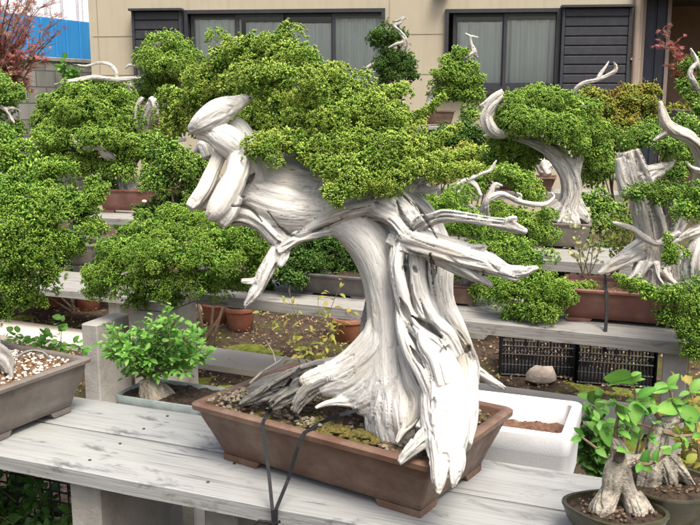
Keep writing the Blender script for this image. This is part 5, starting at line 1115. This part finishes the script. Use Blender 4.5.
wood('trunk', [[(602, 520, Y1-.02, 8), (603, 508, Y1-.015, 11), (610, 492, Y1, 9.5), (614, 474, Y1, 11.5), (620, 457, Y1, 10), (617, 445, Y1, 7), (613, 438, Y1, 4)], [(638, 524, Y1-.02, 8), (636, 510, Y1-.015, 11), (629, 494, Y1, 8.5), (624, 476, Y1, 8), (622, 460, Y1, 8)], [(652, 520, Y1, 5), (645, 508, Y1, 7), (636, 495, Y1, 7)], [(590, 512, Y1, 4), (597, 503, Y1, 6), (606, 492, Y1, 7)], [(625, 462, Y1, 8), (634, 458, Y1, 6), (640, 452, Y1+.01, 3)]], STUMPB, eA, voxel=.0022, lobes=.05, disp=.0028, fr=110, seed=51)
mb = MB(); q = P(619, 456, Y1-.0275); mb.lathe((0, 0, 0), [(.0125, -.004), (.0135, .0), (.011, .003), (.0001, .0012)], 18, .95, 1.2); o = mb.build('pruning_scar', noisy('dark_scar', (.05, .035, .03), (.12, .09, .07), 80, .9, .8, .003), eA, False, True)
Mi = inv(eA); o.location = Mi @ q; o.rotation_euler = (rad(82), 0, -eA.rotation_euler.z)
def twigs(e, lines, lf_pts, seed, size, Yb, lf=LF_BROAD):
    mb = MB()
    for ln in lines:
        C = catmull([tuple(P(a, b, Yb+d))+(r_*mpp(a, b, Yb),) for a, b, d, r_ in ln], .006); mb.tube([tuple(c[:3]) for c in C], [c[3] for c in C], 6)
    mb.build('branch', TWIG, e); pos = []; dr = []; sz = []
    for (a, b, d, ta, tb, td) in lf_pts:
        p = P(a, b, Yb+d); q = P(ta, tb, Yb+td); pos.append(p); dr.append((q-p).normalized()); sz.append((q-p).length)
    rq = random.Random(seed+5)
    for ln in lines:
        for a, b, d, r_ in ln[1:]:
            for _ in range(3):
                p = P(a, b, Yb+d); pos.append(p); dr.append(Vector((rq.gauss(0, 1), rq.gauss(-.3, .7), rq.gauss(.3, .6))).normalized()); sz.append(rq.uniform(.012, .034))
    leaves('foliage', pos, dr, np.array(sz), lf, e, leaf_tpl(.3, .2, .25, 7), seed, 0.05)
twigs(eA, [[(612, 442, 0, 2.5), (604, 432, 0, 2), (598, 420, -.01, 1.4)], [(616, 440, 0, 2.4), (616, 428, 0, 2), (619, 412, 0, 1.4), (617, 404, 0, 1)], [(622, 445, 0, 2.2), (628, 425, .01, 1.6), (636, 400, .01, 1.3), (632, 382, .0, 1), (630, 376, 0, .8)], [(606, 458, 0, 1.8), (596, 448, -.02, 1.4), (580, 436, -.03, 1)], [(632, 458, 0, 2.6), (642, 464, -.02, 2), (655, 462, -.03, 1.6), (672, 450, -.03, 1)], [(640, 452, 0, 1.5), (648, 436, -.01, 1), (654, 422, -.02, .8)], [(636, 455, 0, 1.5), (640, 436, -.03, .9), (645, 416, -.03, .7)]],
 [(631, 382, 0, 604, 368, -.03), (633, 385, 0, 609, 380, -.03), (632, 382, 0, 645, 372, .02), (637, 398, .01, 655, 386, 0), (636, 400, .01, 629, 424, -.02), (634, 402, 0, 652, 408, -.02), (618, 405, 0, 630, 412, -.03), (617, 404, 0, 634, 422, .0), (618, 408, 0, 600, 396, .03), (598, 420, -.01, 616, 446, -.03), (599, 420, -.01, 593, 410, 0), (598, 424, 0, 596, 436, -.02), (600, 430, -.01, 614, 420, -.03), (580, 436, -.03, 570, 440, -.04), (582, 436, -.03, 576, 424, -.03), (604, 436, 0, 588, 418, .02), (640, 464, -.02, 652, 472, -.04), (644, 466, -.02, 648, 452, -.03), (628, 452, -.02, 622, 446, -.05), (618, 430, 0, 632, 436, -.03), (636, 405, .02, 660, 402, 0), (654, 392, .01, 672, 386, .02)], 52, 1, Y1)
eB, cB = small_pot('rear stump bonsai with arching pale roots at the right picture edge', 670, 482, .125, .085); Y2 = cB.y
wood('trunk', [[(650, 488, Y2, 10), (652, 470, Y2, 12), (656, 452, Y2, 11), (660, 436, Y2, 9), (664, 425, Y2, 8), (660, 418, Y2, 5)], [(664, 425, Y2, 8), (672, 420, Y2, 7), (678, 414, Y2, 4)], [(672, 490, Y2, 6), (668, 472, Y2-.01, 9), (662, 455, Y2, 9)], [(692, 486, Y2, 4), (684, 474, Y2-.01, 5.5), (674, 462, Y2-.01, 6.5), (664, 450, Y2, 7)], [(640, 488, Y2, 5), (645, 474, Y2, 7), (650, 460, Y2, 7)]], STUMPB, eB, voxel=.0024, lobes=.06, disp=.003, fr=110, seed=53)
twigs(eB, [[(668, 425, 0, 3), (684, 420, 0, 2), (700, 420, 0, 1.4)], [(672, 418, 0, 2.4), (680, 405, 0, 1.6), (690, 392, 0, 1)], [(660, 420, 0, 2.4), (652, 408, 0, 1.8), (648, 396, 0, 1.2)], [(664, 432, -.02, 2.6), (680, 436, -.04, 1.8), (702, 434, -.04, 1.3)], [(656, 430, 0, 2), (640, 424, -.02, 1.5), (628, 426, -.02, 1)], [(674, 416, 0, 2), (672, 398, 0, 1.3), (668, 386, 0, .9)]],
 [(668, 386, 0, 655, 392, -.03), (668, 386, 0, 676, 372, 0), (690, 392, 0, 704, 380, 0), (700, 420, 0, 690, 404, -.03), (698, 420, 0, 712, 410, 0), (686, 420, 0, 694, 430, -.04), (648, 396, 0, 636, 388, 0), (650, 400, 0, 660, 410, -.05), (650, 404, 0, 636, 412, -.03), (628, 426, -.02, 618, 418, 0), (632, 424, -.02, 626, 436, -.04), (672, 398, 0, 684, 402, -.02), (678, 408, 0, 664, 404, -.04), (700, 434, -.04, 708, 424, -.05), (684, 436, -.04, 690, 448, -.06), (640, 424, 0, 634, 444, -.03)], 54, 1, Y2)
tg = [P(a, b, 2.5+random.uniform(-.05, .1)) for a, b in ((672, 400), (690, 385), (700, 405), (685, 425), (700, 440), (680, 460), (700, 462), (690, 470), (705, 420))]
leafy('yellow green leafy sapling behind the rear stump bonsai', 'sapling', P(690, 500, 2.5), None, tg, [P(690, 490, 2.5), P(700, 490, 2.5)], LF_YLIME, .034, 1, 14, woodS, name='sapling', r0=.004, droop=.5)
# dark green plant behind foam box
tg = [P(a, b, 2.55+random.uniform(-.05, .1)) for a, b in ((592, 420), (600, 408), (588, 440), (605, 435), (596, 455), (600, 470), (590, 425), (608, 448))]
leafy('low dark leafy plant between the foam box and the front stump bonsai', 'plant', P(600, 490, 2.55), None, tg, [P(600, 485, 2.55), P(592, 480, 2.55)], LF_FERN, .045, 3, 15, woodS, name='leafy_plant', r0=.003)
# pale seedlings in the long red brown pot
for k, (px, pts_) in enumerate(((583, ((576, 222), (590, 216), (598, 226), (578, 240), (592, 238), (602, 236), (570, 250))), (610, ((606, 228), (618, 222), (612, 240), (624, 234), (630, 214), (634, 206), (638, 222), (622, 246))))):
    Ys = 4.4+.05*k; leafy(('thin seedling with cream leaves at the left of the long red brown pot', 'taller pale leaved seedling nearer the thick grey trunk')[k], 'seedling', P(px, 274, Ys), None, [P(a, b, Ys+random.uniform(-.05, .05)) for a, b in pts_], [P(px, 276, Ys), P(px+6, 276, Ys)], LF_PALE if k == 0 else LF_YELLOW, .03, 1, 60+k, woodS, name='seedling', r0=.003)
# red maple at the far left, before the blue fence
Ym = 10.5; tg = []; rn = random.Random(17)
for _ in range(46): tg.append(P(rn.uniform(-40, 34), rn.uniform(-14, 66), Ym+rn.uniform(-.5, .5)))
for a, b in ((48, 40), (52, 38), (44, 60), (30, 92), (25, 80), (52, 18), (40, 8), (15, 70)): tg.append(P(a, b, Ym))
b0 = P(-20, 120, Ym); e = leafy('japanese maple with small red and yellow leaves before the blue fence', 'tree', (b0.x, b0.y, 0), [[(*(Vector((b0.x, b0.y, 0))), .07), (b0.x+.05, b0.y, .9, .06), (b0.x+.1, b0.y, 1.6, .05), (b0.x+.5, b0.y, 2.3, .03), {'world': 1, 'tone': .8}]], tg, [Vector((b0.x+.1, b0.y, 1.5)), Vector((b0.x+.3, b0.y, 2.0))], LF_RED, .055, 3, 18, W_GREY, name='maple_tree', voxel=.012, r0=.018, tpl=maple_tpl(), per=1)
# red leaved little tree at the porch
tg = [P(a, b, 8.3) for a, b in ((668, 38), (674, 48), (680, 58), (672, 66), (684, 70), (664, 45), (690, 62), (676, 76))]
leafy('small sparse red leaved tree against the brown porch wall', 'tree', P(690, 130, 8.3), None, tg, [P(688, 100, 8.3), P(690, 90, 8.3)], LF_RED, .04, 3, 19, woodS, name='small_tree', r0=.01, tpl=maple_tpl(), per=2)
# creeper on the block wall
tg = [P(a, b, 14.8) for a, b in ((64, 63), (70, 72), (75, 78), (78, 70), (72, 84), (60, 66))]
leafy('bright green creeper hanging over the coping of the block wall', 'plant', P(70, 100, 14.8), None, tg, [P(72, 95, 14.9)], LF_LIME, .1, 2, 20, woodS, name='creeper', r0=.01)
# under the bench, front left: black mesh basket, ferns and a clay pot rim
bk = empty('mesh_basket', (-1.12, 2.62, .02), rad(-20), 'black mesh basket of green plants under the front left of the bench', 'basket'); mb = MB()
for i in range(30): mb.tube([(-.5+i*.034, 0, 0), (-.5+i*.034, 0, .42)], .0035, 4)
for i in range(13): mb.tube([(-.5, 0, i*.034), (.486, 0, i*.034)], .0035, 4)
mb.build('front_mesh', CRATE, bk, False)
mb = MB()
for i in range(12): mb.tube([(-.5, i*.034, 0), (-.5, i*.034, .42)], .0035, 4); mb.tube([(-.5, 0, i*.034), (-.5, .4, i*.034)], .0035, 4)
mb.build('side_mesh', CRATE, bk, False)
tg = [(-1.1+random.uniform(-.45, .35), 2.5+random.uniform(-.1, .3), random.uniform(.1, .5)) for _ in range(34)]
leafy('dense dark green low plant under the front left end of the bench', 'plant', (-1.1, 2.6, 0), None, tg, [(-1.1, 2.6, 0), (-1.3, 2.6, 0), (-.9, 2.6, 0)], LF_FERN, .04, 4, 70, woodS, name='leafy_plant', r0=.003, per=2)
o = copy_tree(tp); o.location = (-.78, 2.28, .0); o.scale = (1.6, 1.6, 1.9); o['group'] = 'terracotta pots on the ground'; tag(o, 'red brown clay pot below the front left of the bench', 'flower pot')
# foam strip and small stones near the tray
